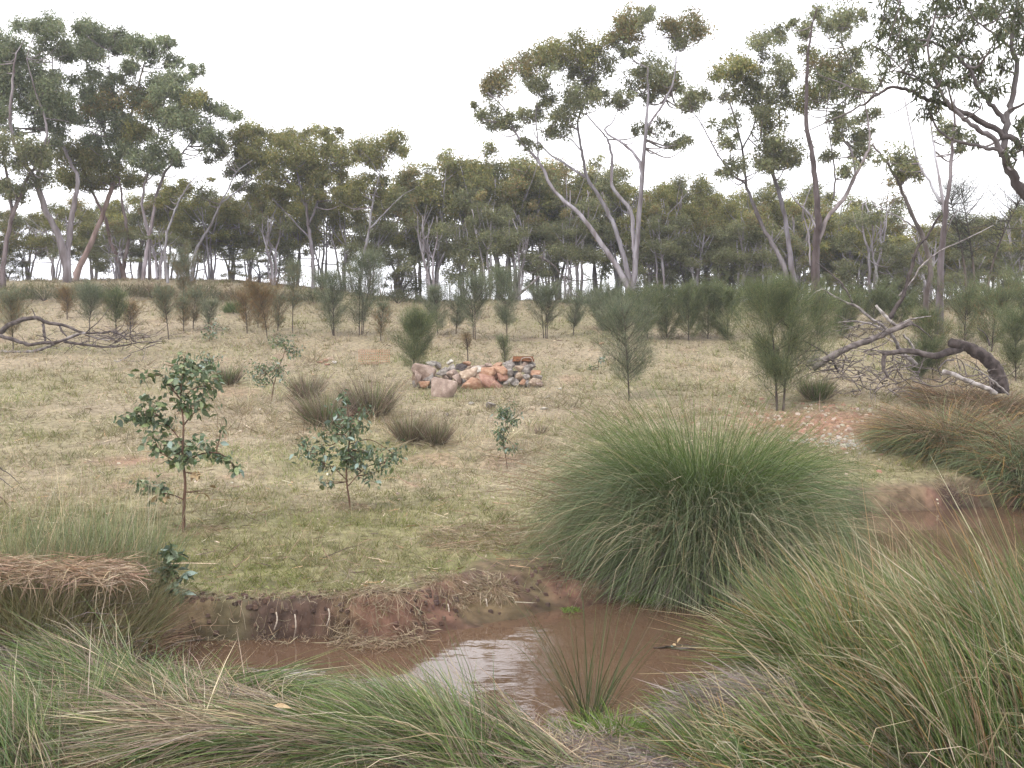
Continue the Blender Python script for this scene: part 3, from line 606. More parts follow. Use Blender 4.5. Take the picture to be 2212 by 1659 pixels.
# --- near gum hanging in from the right edge
Y5 = 15.0
c = c3
limbs = [(c([(2480, 2300), (2400, 1900), (2280, 1450), (2130, 1150), (2060, 1070), (1990, 960), (1955, 850)]), 0.17, 0.085),
         (c([(1960, 880), (1975, 700), (2000, 560), (2035, 380), (2000, 250), (2020, 80), (2060, -60)]), 0.08, 0.025),
         (c([(1958, 865), (1900, 780), (1800, 720), (1720, 660), (1640, 570), (1590, 490), (1550, 380), (1530, 250), (1570, 100), (1590, -40)]), 0.062, 0.014),
         (c([(1955, 860), (1880, 835), (1790, 815), (1680, 790), (1600, 740), (1555, 660), (1520, 560)]), 0.05, 0.014),
         (c([(2130, 1150), (2110, 950), (2060, 830), (1930, 740), (1780, 660), (1650, 585), (1530, 560), (1450, 520), (1340, 490), (1250, 530), (1150, 600), (960, 690), (830, 745)]), 0.085, 0.008),
         (c([(1975, 690), (1900, 600), (1840, 530), (1790, 430), (1720, 340), (1620, 270), (1540, 230), (1400, 220), (1320, 160), (1280, 60)]), 0.055, 0.010),
         (c([(1450, 520), (1500, 470), (1420, 420), (1330, 330), (1270, 280)]), 0.025, 0.008), (c([(1590, 500), (1480, 440), (1350, 400), (1260, 420), (1180, 420)]), 0.022, 0.006),
         (c([(2000, 270), (1900, 190), (1800, 110), (1730, 0)]), 0.03, 0.01), (c([(2160, 1000), (2140, 700), (2120, 400), (2150, 100)]), 0.07, 0.02), (c([(1250, 530), (1130, 500), (1000, 450), (920, 420), (890, 360)]), 0.018, 0.006), (c([(1440, 570), (1350, 630), (1250, 650)]), 0.012, 0.005)]
T5 = [(1280, 60, 70, 60), (1330, 140, 80, 60), (1400, 60, 80, 60), (1240, 220, 60, 60), (1330, 260, 80, 60), (1420, 190, 70, 60), (1300, 340, 80, 60), (1420, 320, 80, 70), (1270, 440, 70, 50), (1380, 430, 80, 60), (1470, 480, 60, 70), (1510, 590, 70, 70), (1530, 400, 70, 70),
      (1500, 90, 80, 70), (1590, 180, 90, 70), (1650, 60, 90, 70), (1730, 170, 90, 80), (1620, 300, 80, 70), (1700, 270, 80, 70), (1780, 320, 90, 80), (1810, 90, 90, 80), (1900, 60, 80, 70), (1900, 200, 80, 80), (1850, 400, 80, 80), (1940, 330, 80, 80), (1920, 480, 80, 80), (1990, 150, 80, 80),
      (2060, 60, 90, 90), (2070, 250, 80, 90), (2060, 700, 80, 110), (2030, 860, 70, 70), (1830, 560, 60, 60), (1650, 460, 70, 70), (1720, 400, 60, 60), (2140, 180, 90, 120), (2170, 450, 80, 100), (1960, 20, 80, 60), (1720, -30, 100, 70), (1560, -30, 90, 60), (1380, -30, 80, 60),
      (1700, 720, 30, 40), (1810, 790, 50, 35), (1570, 520, 40, 60), (960, 420, 60, 50), (1030, 470, 60, 45), (1120, 520, 45, 35), (2150, 720, 80, 80), (1470, 260, 50, 50)]
T5 = [q for q in T5]
hero('overhanging_gum', 'large dark branched gum hanging in from the upper right edge', limbs, pxclumps(T5, 1416, 0, Y5, 0.9, fill=0.15, grow_=1.05), Y5, [(0.12, 0.135, 0.07), (0.09, 0.105, 0.055), (0.16, 0.16, 0.08)], bark='bark_pale',
     barkcol=[(0.32, 0.27, 0.24), (0.5, 0.45, 0.42), (0.75, 0.68, 0.66), (0.6, 0.55, 0.52), (0.42, 0.36, 0.33)] + [(0.6, 0.54, 0.52)] * 7, nleaf=330, L_=0.12, W_=0.024, hang=1.3, jig=0.15, puff=0.62)

# --- back rows of the treeline
def bg_variant(seed, h=7.0, stems=2, R=1.9, ncl=24, low=0.52, cols=OLIVE, bark='bark_pale', bc=(1, 1, 1), dens=1.0):
    global rng, U, G
    rng = np.random.default_rng(seed); U = rng.uniform; G = rng.normal
    limbs = []; az0 = U(0, 6.28)
    for i in range(stems):
        az = az0 + i * 6.28 / stems + U(-0.5, 0.5); sp = U(0.25, 0.6) * R * (1 if stems > 1 else 0.35); q = np.array([math.cos(az), math.sin(az)])
        pts = [np.r_[q * 0.08, -0.2]] + [np.r_[q * (0.08 + sp * f ** 1.4) + G(0, 0.10, 2), h * f * 0.72] for f in (0.25, 0.5, 0.75, 1.0)]
        w = smooth_path(pts, 4); r0 = U(0.07, 0.13); limbs.append((w, np.linspace(r0, 0.035, len(w))))
        for k in range(3):
            j = int(U(0.42, 0.8) * len(w)); a2 = U(0, 6.28); e = w[j] + np.array([math.cos(a2) * R * U(0.3, 0.75), math.sin(a2) * R * U(0.3, 0.75), h * U(0.14, 0.28)])
            m = 0.5 * (w[j] + e) + np.array([0, 0, -0.12]) + G(0, 0.08, 3)
            w2 = smooth_path([w[j], m, e], 4); limbs.append((w2, np.linspace(0.045, 0.014, len(w2))))
    for k in range(2):   # dead lower side branches
        w = limbs[0][0]; j = int(U(0.25, 0.5) * len(w)); a2 = U(0, 6.28)
        e = w[j] + np.array([math.cos(a2), math.sin(a2), 1.0]) * U(0.6, 1.1); w2 = smooth_path([w[j], 0.5 * (w[j] + e) + G(0, 0.1, 3), e], 4)
        limbs.append((w2, np.linspace(0.025, 0.006, len(w2))))
    cl = []
    for k in range(ncl):
        a = U(0, 6.28); rr = R * math.sqrt(U(0, 1)); top = h * (1 - 0.30 * (rr / R) ** 2 - 0.16 * vnoise(a * 1.3, rr * 1.5, seed)); z = top - (h * (1 - low)) * U(0, 1) ** 1.25 * 0.8 - 0.3
        rx = U(0.36, 0.68); cl.append((np.array([rr * math.cos(a), rr * math.sin(a), z]), rx, rx * U(0.7, 0.95), cols if U() < 0.75 else (RUSTY if U() < 0.5 else GREY)))
    return grow_tree('gum_tree', 'x', 'tree', 'gums in the back rows of the treeline', np.zeros(3), limbs, cl, cols, 700, 0.12, 0.052, bark, False, barkcol=[bc] * len(limbs), dens=dens)

PALE, GREYB, DARK = (1.35, 1.3, 1.32), (0.8, 0.76, 0.77), (0.42, 0.37, 0.35)
VAR = [bg_variant(101, 7, 4, 1.9, 27, 0.58, OLIVE, bc=PALE), bg_variant(102, 7, 5, 2.2, 32, 0.56, OLIVE, bc=PALE), bg_variant(103, 7, 4, 1.8, 26, 0.54, GOLD, bc=GREYB),
       bg_variant(104, 7, 3, 1.5, 20, 0.60, GREY, bc=PALE), bg_variant(105, 7, 5, 2.3, 36, 0.48, OLIVE, bc=PALE), bg_variant(106, 7, 4, 2.1, 30, 0.52, GOLD, bc=PALE),
       bg_variant(107, 7, 4, 1.4, 14, 0.45, GREY, bc=PALE, dens=0.6), bg_variant(108, 6, 3, 1.7, 24, 0.12, GREY, bc=GREYB, dens=0.55)]
for v in VAR: v['_used'] = 0
rng = np.random.default_rng(501); U = rng.uniform; G = rng.normal
# (pixel x, depth, pixel y of the top, variant, label)
BACK = [
 (-60, 44, 410, 4, 'dense gum just past the left edge behind the dark trunked gum'),
 (60, 47, 440, 1, 'back row gum behind the dark trunk at the left edge'),
 (120, 45, 430, 4, 'dark low gum filling the gap left of the wide forked gum'),
 (205, 49, 405, 1, 'grey gum directly behind the wide forked gum'),
 (262, 44, 470, 3, 'small single stemmed gum between the forked gum and the bent orange trunk'),
 (300, 47, 400, 5, 'golden topped gum behind the bent orange brown trunk'),
 (365, 45, 395, 0, 'flat topped gum behind the twin pink stems'),
 (415, 48, 400, 2, 'dark stemmed gum behind the slender crooked top'),
 (455, 44, 405, 5, 'olive gum just right of the slender crooked top'),
 (500, 47, 400, 1, 'three stemmed gum behind the thin right leaning gum'),
 (540, 45, 395, 4, 'bushy dark gum under the left side of the broad olive crown'),
 (595, 48, 380, 5, 'golden gum behind the broad olive crown'),
 (640, 44, 400, 2, 'dark twin stemmed gum under the middle of the broad olive crown'),
 (700, 46, 390, 4, 'bushy gum under the right side of the broad olive crown'),
 (745, 43, 395, 0, 'pale stemmed gum left of the small high umbrella crown'),
 (860, 45, 395, 1, 'three stemmed gum at the foot of the open sky'),
 (872, 43, 520, 7, 'low dark leafy tree growing below the gap in the crowns'),
 (905, 47, 345, 3, 'tall slim gum at the left end of the high centre canopy'),
 (945, 44, 335, 0, 'pale twin gum second in the high centre canopy'),
 (1030, 45, 312, 1, 'tallest gum of the high centre canopy'),
 (1075, 43, 325, 0, 'pale stemmed gum behind the tall feathery sheoak'),
 (1110, 47, 320, 4, 'dense gum under the left limb of the tall central gum'),
 (1160, 44, 335, 3, 'single stemmed gum below the left limb of the tall central gum'),
 (1205, 46, 330, 1, 'grey gum between the limbs of the tall central gum'),
 (1250, 43, 350, 6, 'sparse pale gum left of the base of the tall central gum'),
 (1290, 47, 345, 0, 'twin gum just left behind the tall central trunk'),
 (1335, 45, 360, 4, 'dense gum directly behind the tall central trunk'),
 (1405, 46, 365, 1, 'grey gum just right of the tall central trunk'),
 (1450, 43, 370, 4, 'bushy gum right of the tall central trunk above the sheoak thicket'),
 (1490, 47, 375, 5, 'golden gum above the left end of the sheoak thicket'),
 (1535, 44, 395, 2, 'orange tinted dark gum above the middle of the sheoak thicket'),
 (1580, 46, 385, 5, 'golden domed gum behind the big feathery sheoak'),
 (1625, 43, 400, 4, 'bushy gum above the big feathery sheoak'),
 (1675, 47, 390, 2, 'dark gum left behind the grey double stem'),
 (1720, 44, 410, 5, 'golden gum between the grey double stem and the dark trunk'),
 (1775, 46, 385, 4, 'dense gum directly behind the dark lower trunk'),
 (1825, 44, 430, 5, 'golden gum right of the dark lower trunk'),
 (1860, 46, 440, 2, 'dark gum with golden top two places right of the dark lower trunk'),
 (1885, 39, 378, 6, 'sparse umbrella topped gum standing clear between the two right hand tall gums'),
 (1925, 44, 450, 4, 'bushy low gum left of the forked dark leaning gum'),
 (1975, 42, 465, 5, 'golden gum behind the forked dark leaning gum'),
 (2030, 45, 455, 2, 'dark gum behind the bleached white stems'),
 (2085, 42, 460, 4, 'bushy gum right of the bleached white stems'),
 (2140, 44, 440, 5, 'golden gum near the right edge behind the dark sheoak tree'),
 (2190, 41, 430, 4, 'dense gum at the right edge under the overhanging gum'),
 (2240, 43, 410, 1, 'grey gum just past the right edge'),
 (590, 41, 430, 6, 'sparse pale gum before the left half of the broad olive crown'),
 (800, 41, 450, 3, 'slim pale gum right of the slender umbrella gum'),
 (930, 40, 420, 6, 'thin many stemmed pale gum before the left of the centre canopy'),
 (1055, 40, 400, 3, 'slim pale gum just left of the tall narrow sheoak'),
 (1120, 40, 430, 6, 'thin pale gum just right of the tall narrow sheoak'),
 (1228, 40, 440, 3, 'slim pale gum under the middle limb of the central gum'),
 (1430, 40, 430, 3, 'slim pale gum just right of the central gum'),
 (1500, 40, 450, 6, 'thin pale gum above the middle of the thicket'),
 (1600, 39, 450, 3, 'slim pale gum above the right end of the thicket'),
 (1660, 39, 440, 6, 'thin pale gum left of the grey double stem'),
 (2000, 38, 470, 6, 'thin pale gum left of the bleached stems'),
 (345, 40, 470, 6, 'thin pale gum between the twin pink stems and the crooked top'),
 (255, 41, 480, 6, 'thin pale gum behind the bent orange trunk'),
 (20, 46, 520, 7, 'low leafy gum at the left edge under the dark trunked gum'),
 (560, 42, 535, 7, 'low leafy gum under the left of the broad olive crown'),
 (1000, 42, 440, 6, 'sparse gum before the middle of the high centre canopy'),
 (1180, 42, 500, 6, 'short sparse gum left of the central gum base'),
 (1400, 50, 430, 7, 'deep leafy gum right of the central trunk'),
 (1475, 42, 510, 7, 'low leafy gum above the left half of the thicket'),
 (1550, 42, 500, 7, 'low leafy gum above the right half of the thicket'),
 (1620, 51, 470, 7, 'deep leafy gum above the big feathery sheoak'),
 (1700, 41, 500, 7, 'low leafy gum beside the grey double stem'),
 (1850, 41, 510, 7, 'low leafy gum right of the dark lower trunk'),
 (1945, 40, 520, 7, 'low leafy gum under the forked dark leaning gum'),
 (2080, 40, 520, 7, 'low leafy gum right of the bleached stems'),
 (2170, 40, 515, 7, 'low leafy gum near the right edge'),
 (1428, 51, 400, 4, 'deep shaded gum seen behind the bushy gum right of the central trunk'),
 (1510, 52, 420, 4, 'deep shaded gum seen low between two golden gums above the thicket'),
 (1560, 51, 415, 5, 'far golden crown just left of the big feathery sheoak'),
 (1650, 52, 420, 4, 'far bushy crown above the right side of the big feathery sheoak'),
 (1745, 51, 430, 5, 'far golden crown low between the two right hand tall gums'),
 (1800, 52, 430, 4, 'far bushy crown low behind the right fork of the dark trunk'),
 (1845, 50, 470, 4, 'low far gum filling the space left of the sparse umbrella topped gum'),
 (1900, 51, 480, 5, 'low far golden crown under the sparse umbrella topped gum'),
 (1950, 52, 490, 4, 'low far gum under the bare broken limb'),
 (2005, 50, 490, 5, 'low far golden crown left of the bleached stems'),
 (2060, 51, 480, 4, 'low far gum right of the bleached stems'),
 (2115, 50, 470, 5, 'low far golden crown behind the dark feathery sheoak tree'),
 (2165, 51, 460, 4, 'low far bushy crown near the right edge'),

]
def place_back(px, Y, top, v, label, zs=None):
    x = (px - CX) / FPX * Y; zb = float(gz(x, Y)); zt = P(px, top, Y)[2]; h = 6.0 if v == 7 else 7.0
    s = (zt - zb) / h * (1.0 if v == 7 else 1.1); sx = np.clip(s * U(0.95, 1.2), 0.75, 1.35)
    root = VAR[v]
    if not root['_used']:
        root['_used'] = 1; root.location = (x, Y, zb); root.rotation_euler = (0, 0, U(0, 6.28)); root.scale = (sx, sx, s); root['label'] = label
    else:
        dup(root, (x, Y, zb), U(0, 6.28), (sx, sx, s), label, U(-0.04, 0.04), U(-0.05, 0.05))
for b in BACK: place_back(*b)
# distant scrub beyond the crest, too far to tell plants apart
SA = Acc(); n_ = 900; Yd = U(54, 74, n_); xd = U(-0.56, 0.56, n_) * Yd; zd = gz(xd, Yd); hd = (P(0, 612, 1)[2] - CAMZ) * Yd + CAMZ - zd + G(0, 0.5, n_) + 0.9 * vnoise(xd * 0.25, Yd * 0.2, 5)
hd = np.maximum(hd, 0.8); st_ = arcs(np.stack([xd, Yd, zd - 0.1], 1), U(0, 6.28, n_), np.radians(U(68, 92, n_)), np.radians(U(-15, 15, n_)), hd, 4); ribbons(SA, st_, U(0.03, 0.09, n_), pal(n_, [(0.30, 0.28, 0.28), (0.20, 0.18, 0.175), (0.14, 0.12, 0.115)], [3, 3, 2], 0.15), up=1.0, tipw=0.3)
k_ = rng.integers(0, n_, 9000); f_ = U(0.25, 1.05, 9000); keep_ = vnoise(xd[k_] * 0.35, Yd[k_] * 0.3, 9) > np.where(xd[k_] > 6, 0.42, 0.66); k_, f_ = k_[keep_], f_[keep_]
leaf_quads(SA, st_[k_, -1] * f_[:, None] + st_[k_, 0] * (1 - f_)[:, None] + G(0, 0.42, (len(k_), 3)), 0.16, 0.075, pal(len(k_), GREY, [3, 3, 2], 0.2))
tag(link('distant_scrub', SA.mesh('distant_scrub'), M['leaf'], kind='stuff'), 'far grey green scrub and thin stems beyond the crest', 'scrub')
for v in VAR:
    if '_used' in v: del v['_used']
for o in bpy.data.objects:
    if '_used' in o: del o['_used']

# ------------------------------------------------------------------ sheoak saplings
SH_G = [(0.131, 0.154, 0.074), (0.096, 0.121, 0.06), (0.194, 0.203, 0.092)]
SH_B = [(0.15, 0.17, 0.106), (0.114, 0.138, 0.085), (0.202, 0.211, 0.127)]
SH_R = [(0.221, 0.133, 0.057), (0.162, 0.114, 0.057), (0.111, 0.114, 0.057)]
def sheoak(name, label, base, h, w, n, cols=SH_G, rust=0.0, nw=0.006, low=0.18, stems=1, group=None, stemw=0.016, bushy=0.9, cat='sapling', nl=1.0, wide=0.5, elev=(32, 62)):
    root = thing(name, label, cat, base, group); stem = Acc(); fol = Acc(); sd = int(U(0, 9999))
    br = []
    for s in range(stems):
        off = G(0, 0.03 * h, 2) if s else np.zeros(2); lean = G(0, 0.085 * h, 2)
        if stems > 1: lean = lean + off * 3
        w0 = smooth_path([(off[0], off[1], -0.05), (off[0] + lean[0] * 0.3, off[1] + lean[1] * 0.3, 0.45 * h), (off[0] + lean[0], off[1] + lean[1], 0.97 * h)], 8)
        tube(stem, w0, np.linspace(stemw, 0.003, len(w0)), 6, (1, 1, 1), 0.06)
        nb = int(64 / stems ** 0.5)
        for k in range(nb):
            f = low + (0.93 - low) * U() ** 0.85; p0 = np.array([np.interp(f, np.linspace(0, 1, len(w0)), w0[:, i]) for i in range(3)])
            prof = np.clip(min((f - low) / max(wide - low, 0.05) * 0.55 + 0.45, 1.0) * (1 - max(0, (f - wide) / (1.02 - wide)) ** 1.6), 0.1, 1)
            az = U(0, 6.28); ln = w * prof * U(0.55, 1.2) * (0.7 + 0.6 * vnoise(az * 0.8, f * 3, sd)) / 0.62; e = math.radians(U(*elev))
            d = np.array([math.cos(az) * math.cos(e), math.sin(az) * math.cos(e), math.sin(e)])
            q = smooth_path([p0, p0 + d * ln * 0.5 + (0, 0, -0.03 * ln), p0 + d * ln + (0, 0, 0.06 * ln)], 3)
            q_ = q[::2]; tube(stem, q_, np.linspace(stemw * 0.33, 0.0015, len(q_)), 3, (0.9, 0.85, 0.8), cap=False); br.append((q, f, d))
        br.append((w0[len(w0) // 2:], 0.9, np.array([0, 0, 1.0])))
    m = int(2.4 * n) // len(br)
    for q, f, d in br:
        t = U(0.12, 1.0, m) ** 0.8; k = t * (len(q) - 1); i = np.minimum(k.astype(int), len(q) - 2); p0 = q[i] + (q[i + 1] - q[i]) * (k - i)[:, None] + G(0, 0.03 * h, (m, 3))
        az = math.atan2(d[1], d[0]) + G(0, bushy, m); e0 = np.radians(np.clip(G(58, 30, m), -20, 120)); Ln = U(0.07, 0.19, m) * (0.55 + 0.25 * h) * nl
        p = arcs(p0, az, e0, np.radians(U(5, 55, m)), Ln, 2)
        col = pal(m, cols, [4, 3, 2], 0.2) * U(0.8, 1.2)
        if rust:
            rr = U(size=m) < rust * np.clip(1.5 - f * 1.5, 0.12, 1); col[rr] = pal(int(rr.sum()), SH_R, [3, 2, 1], 0.2)
        ribbons(fol, p, nw, col, col * 1.1, up=1.0, tipw=0.3)
    link('stem', stem.mesh('stem'), M['bark_dark'], root)
    link('foliage', fol.mesh('foliage'), M['needle'], root, kind='stuff')
    return root

def sh_px(px, py, top, wpx, label, n=2600, **k):
    b = on_ground(px, py); m = b[1] / FPX
    return sheoak('sheoak_sapling', label, b, (py - top) * m, wpx * m * 0.62, int(n * 1.15), nw=max(0.004, 0.00026 * b[1]), **k)
sh_px(1679, 888, 602, 150, 'big feathery sheoak with two thin stems above the red gravel', 12000, stems=2, cols=SH_G, low=0.12, wide=0.42, stemw=0.022, elev=(22, 60))
sh_px(1359, 866, 658, 118, 'open sheoak spreading into a fan, standing alone before the thicket', 3800, cols=SH_B, low=0.2, wide=0.6, stems=2)
sh_px(892, 832, 672, 76, 'dark sheoak sapling rising beside the left end of the stone ring', 4200, cols=SH_G, low=0.22, wide=0.5)
sh_px(1096, 740, 580, 62, 'tall narrow sheoak sapling behind the stone ring', 2600, cols=SH_B, low=0.25, wide=0.6)
sh_px(1092, 800, 722, 26, 'wispy green sheoak seedling just behind the rusty tray', 420, cols=SH_G, low=0.15, bushy=0.5)
sh_px(1011, 780, 718, 20, 'thin bare sheoak seedling behind the middle of the stone ring', 160, cols=SH_R, low=0.4)
sh_px(1023, 733, 604, 84, 'bushy sheoak left of the tall narrow one', 2600, cols=SH_B, low=0.22, stems=2)
sh_px(1178, 731, 624, 72, 'many stemmed sheoak right of the tall narrow one', 2400, cols=SH_B, low=0.22, stems=3)
sh_px(1238, 724, 648, 46, 'small grey sheoak left of the spreading fan shaped one', 1100, cols=SH_B)
sh_px(946, 724, 622, 64, 'soft green sheoak behind the dark one by the stone ring', 2000, cols=SH_B, low=0.12)
sh_px(985, 722, 640, 44, 'sheoak squeezed between two bushier ones left of the tall narrow one', 1100, cols=SH_B)
sh_px(822, 736, 655, 40, 'rust tinted sheoak seedling left of the dark one', 900, cols=SH_B, rust=0.8)
sh_px(722, 725, 588, 70, 'broad sheoak with fanned stems, left of a pair in the middle distance', 3000, cols=SH_B, low=0.1, stems=3)
sh_px(776, 724, 548, 74, 'taller plume shaped sheoak, right of a pair in the middle distance', 3400, cols=SH_B, low=0.12, stems=3)
sh_px(632, 720, 556, 36, 'very thin tall sheoak with a bare lower stem', 900, cols=SH_B, low=0.35, rust=0.3)
sh_px(578, 732, 612, 66, 'rusty brown sheoak left of the thin tall one', 2000, cols=SH_R, rust=0.7, low=0.2)
sh_px(534, 720, 640, 44, 'small orange brown sheoak near the bright green bush', 900, cols=SH_R, rust=1, low=0.2)
sh_px(600, 716, 640, 40, 'green sheoak seedling behind the rusty brown one', 800, cols=SH_B, rust=0.4)
sh_px(557, 709, 650, 34, 'faint sheoak seedling between two rusty ones', 600, cols=SH_B, rust=0.5)
sh_px(449, 716, 650, 40, 'loose grey green sheoak seedling above the leafy gum sapling', 800, cols=SH_B)
sh_px(417, 712, 626, 44, 'green sheoak over rusty lower needles, right of a close trio', 1000, cols=SH_B, rust=0.6)
sh_px(397, 716, 646, 36, 'half rusty sheoak in the middle of a close trio', 800, cols=SH_B, rust=0.8)
sh_px(365, 734, 622, 54, 'umbrella topped sheoak on a bare stem, left of a close trio', 1500, cols=SH_B, low=0.35, rust=0.4)
sh_px(282, 724, 656, 38, 'bright orange rusty sheoak seedling right of the fallen branch fork', 800, cols=SH_R, rust=1.0)
sh_px(251, 732, 628, 46, 'dense dark sheoak rising behind the fallen branch tip', 1500, cols=SH_G, low=0.3)
sh_px(192, 739, 622, 64, 'wide topped sheoak rising behind the middle of the fallen branch', 1700, cols=SH_B, low=0.4)
sh_px(145, 690, 622, 40, 'orange tipped sheoak seedling on the crest above the fallen branch', 800, cols=SH_R, rust=1)
sh_px(29, 756, 632, 62, 'sheoak with rusty lower needles at the left edge by the fallen branch', 1800, cols=SH_B, rust=0.7, low=0.25)
sh_px(397, 640, 548, 56, 'tall plume sheoak with rusty front standing on the crest', 2400, cols=SH_B, rust=0.5, low=0.05)
# thicket right of centre
for px, py, top, w, lab in [(1400, 735, 640, 56, 'first sheoak bush at the left end of the dark thicket'), (1441, 733, 625, 60, 'second sheoak bush from the left in the dark thicket'),
                            (1487, 736, 630, 58, 'third sheoak bush from the left in the dark thicket'), (1529, 732, 622, 62, 'fourth sheoak bush from the left in the dark thicket'),
                            (1573, 735, 632, 58, 'last sheoak bush of the dark thicket beside the big feathery one'), (1300, 715, 640, 60, 'pale sheoak bush behind the fan shaped one'), (1345, 712, 645, 60, 'low sheoak bush behind the right side of the fan shaped one')]:
    sh_px(px, py, top, w * 1.5, lab, 4200, cols=SH_G if px > 1380 else SH_B, low=0.0, wide=0.35, group='sheoak bushes of the thicket')
for px, py, top, w, lab, rs in [(1765, 726, 655, 70, 'sheoak bush right behind the big feathery one', 0.1), (1822, 730, 650, 66, 'sheoak bush left of the raised fallen trunk', 0.1), (1885, 700, 640, 66, 'far sheoak bush behind the grey fallen limb', 0), (1945, 705, 655, 60, 'far sheoak bush behind the dark leaning stem', 0),
                            (2084, 742, 636, 96, 'large soft sheoak behind the arched fallen trunk', 0.1), (2142, 760, 640, 90, 'sheoak with yellow tint right of the arched fallen trunk', 0.2), (2194, 822, 682, 84, 'dark sheoak at the right edge above the brown sedges', 0), (2015, 818, 678, 70, 'sheoak sapling growing through the fallen branches', 0.25),
                            (1985, 822, 756, 60, 'small dark green sheoak low in front of the fallen branches', 0), (2205, 735, 630, 90, 'tall sheoak bush cut by the right edge', 0)]:
    sh_px(px, py, top, w * 1.25, lab, 3600, cols=SH_G, rust=rs, low=0.05, group='sheoaks among the fallen timber')
# dark sheoak tree near right edge
b = np.array([(2108 - CX) / FPX * 34, 34, 0]); b[2] = gz(b[0], b[1]); zt = P(2120, 375, 34)[2]
sheoak('sheoak_tree', 'dark feathery sheoak tree rising above the right hand bushes', b, zt - b[2], 0.95, 9000, cols=[(0.06, 0.07, 0.05), (0.05, 0.06, 0.042), (0.085, 0.09, 0.06)], nw=0.009, low=0.45, wide=0.68, stemw=0.06, cat='tree', nl=0.32, stems=3, elev=(0, 55), bushy=1.6)

# low bushes along the crest
def bush(px, py, wpx, hpx, label, cols, n=1500, name='low_bush', group='low bushes along the crest'):
    b = on_ground(px, py); m = b[1] / FPX; root = thing(name, label, 'bush', b, group); R = wpx * m / 2; H = hpx * m
    st = Acc(); fo = Acc()
    for k in range(9):
        az = U(0, 6.28); q = smooth_path([(0, 0, -0.03), (math.cos(az) * R * 0.3, math.sin(az) * R * 0.3, H * 0.4), (math.cos(az) * R * 0.7, math.sin(az) * R * 0.7, H * 0.75)], 3)
        tube(st, q, np.linspace(0.015, 0.004, len(q)), 3, (1, 1, 1), cap=False)
    a = U(0, 6.28, n); rr = np.sqrt(U(size=n)) * R; tone = 0.75 + 0.5 * vnoise(a * 2, rr * 4 / R, int(px))
    z = H * np.sqrt(np.clip(1 - (rr / R) ** 2, 0.03, 1)) * U(0.05, 0.85, n) * (0.8 + 0.4 * vnoise(np.cos(a) * rr * 3, np.sin(a) * rr * 3, int(px) + 3))
    p = arcs(np.stack([rr * np.cos(a), rr * np.sin(a), z], 1), a + G(0, 0.7, n), np.radians(U(30, 90, n)), np.radians(U(0, 50, n)), U(0.10, 0.26, n), 2)
    col = pal(n, cols, [4, 3, 2], 0.2) * tone[:, None]
    ribbons(fo, p, 0.00034 * b[1], col, col * 1.1, up=1, tipw=0.3)
    link('stems', st.mesh('stems'), M['bark_dark'], root); link('foliage', fo.mesh('foliage'), M['needle'], root, kind='stuff'); return root
SCR = [(0.09, 0.10, 0.05), (0.065, 0.075, 0.04), (0.13, 0.115, 0.06)]; SCB = [(0.14, 0.10, 0.06), (0.10, 0.085, 0.05), (0.10, 0.10, 0.055)]
for px, py, w, h, lab, cc in [(15, 652, 130, 40, 'low green bush on the crest at the left edge', SCR), (95, 650, 120, 38, 'low green bush on the crest below the wide forked gum', SCR), (180, 648, 110, 36, 'low bush on the crest right of the orange tipped seedling', SCR),
                              (262, 646, 110, 40, 'dull green bush on the crest below the bent orange trunk', SCR), (330, 645, 100, 40, 'brown bush on the crest below the twin pink stems', SCB), (440, 650, 90, 40, 'green bush on the crest right of the tall plume', SCR), (505, 678, 40, 28, 'small bright green bush alone on the upper slope', [(0.09, 0.13, 0.04), (0.07, 0.10, 0.035), (0.12, 0.15, 0.05)]),
                              (520, 655, 90, 34, 'brown bush on the crest behind the small bright green one', SCB), (600, 655, 90, 34, 'tawny bush on the crest left of the very thin sheoak', SCB), (680, 656, 90, 34, 'green bush on the crest right of the very thin sheoak', SCR), (860, 655, 110, 30, 'low bush on the crest below the dark leafy tree', SCR),
                              (1260, 658, 90, 34, 'low bush on the crest left of the central trunk', SCR), (1300, 652, 60, 42, 'rounded dark bush on the skyline left of the central trunk', SCR), (1470, 655, 120, 40, 'low bush on the crest behind the thicket', SCR), (1600, 655, 120, 44, 'low bush on the crest behind the big feathery sheoak', SCR),
                              (1700, 660, 120, 44, 'low bush at the foot of the grey double stem', SCR), (1800, 662, 120, 44, 'low bush at the foot of the dark lower trunk', SCR), (1920, 668, 120, 44, 'low bush at the foot of the forked dark leaning gum', SCR), (2030, 670, 120, 44, 'low bush at the foot of the bleached stems', SCR), (2150, 668, 140, 44, 'low bush on the skyline near the right edge', SCR)]:
    bush(px, py, w, h, lab, cc, 1500 if w > 60 else 900)

# ------------------------------------------------------------------ tussocks, rushes, sedges
GRN = [(0.112, 0.157, 0.048), (0.083, 0.124, 0.038), (0.156, 0.193, 0.067)]
GGR = [(0.162, 0.195, 0.099), (0.124, 0.159, 0.073), (0.21, 0.226, 0.12)]
STR = [(0.378, 0.315, 0.198), (0.306, 0.243, 0.144), (0.45, 0.396, 0.279)]
BRN = [(0.22, 0.15, 0.095), (0.16, 0.11, 0.07), (0.28, 0.20, 0.13)]
LIL = [(0.239, 0.198, 0.176), (0.184, 0.149, 0.132), (0.304, 0.261, 0.229)]
ORA = [(0.40, 0.24, 0.09), (0.33, 0.19, 0.075), (0.44, 0.30, 0.13)]
def clampz(p, lift=0.012):
    z = np.maximum(gz(p[..., 0], p[..., 1]), 0.0) + lift
    p[..., 2] = np.where(p[..., 2] < z, z + U(0, 0.03, p[..., 2].shape), p[..., 2]); return p
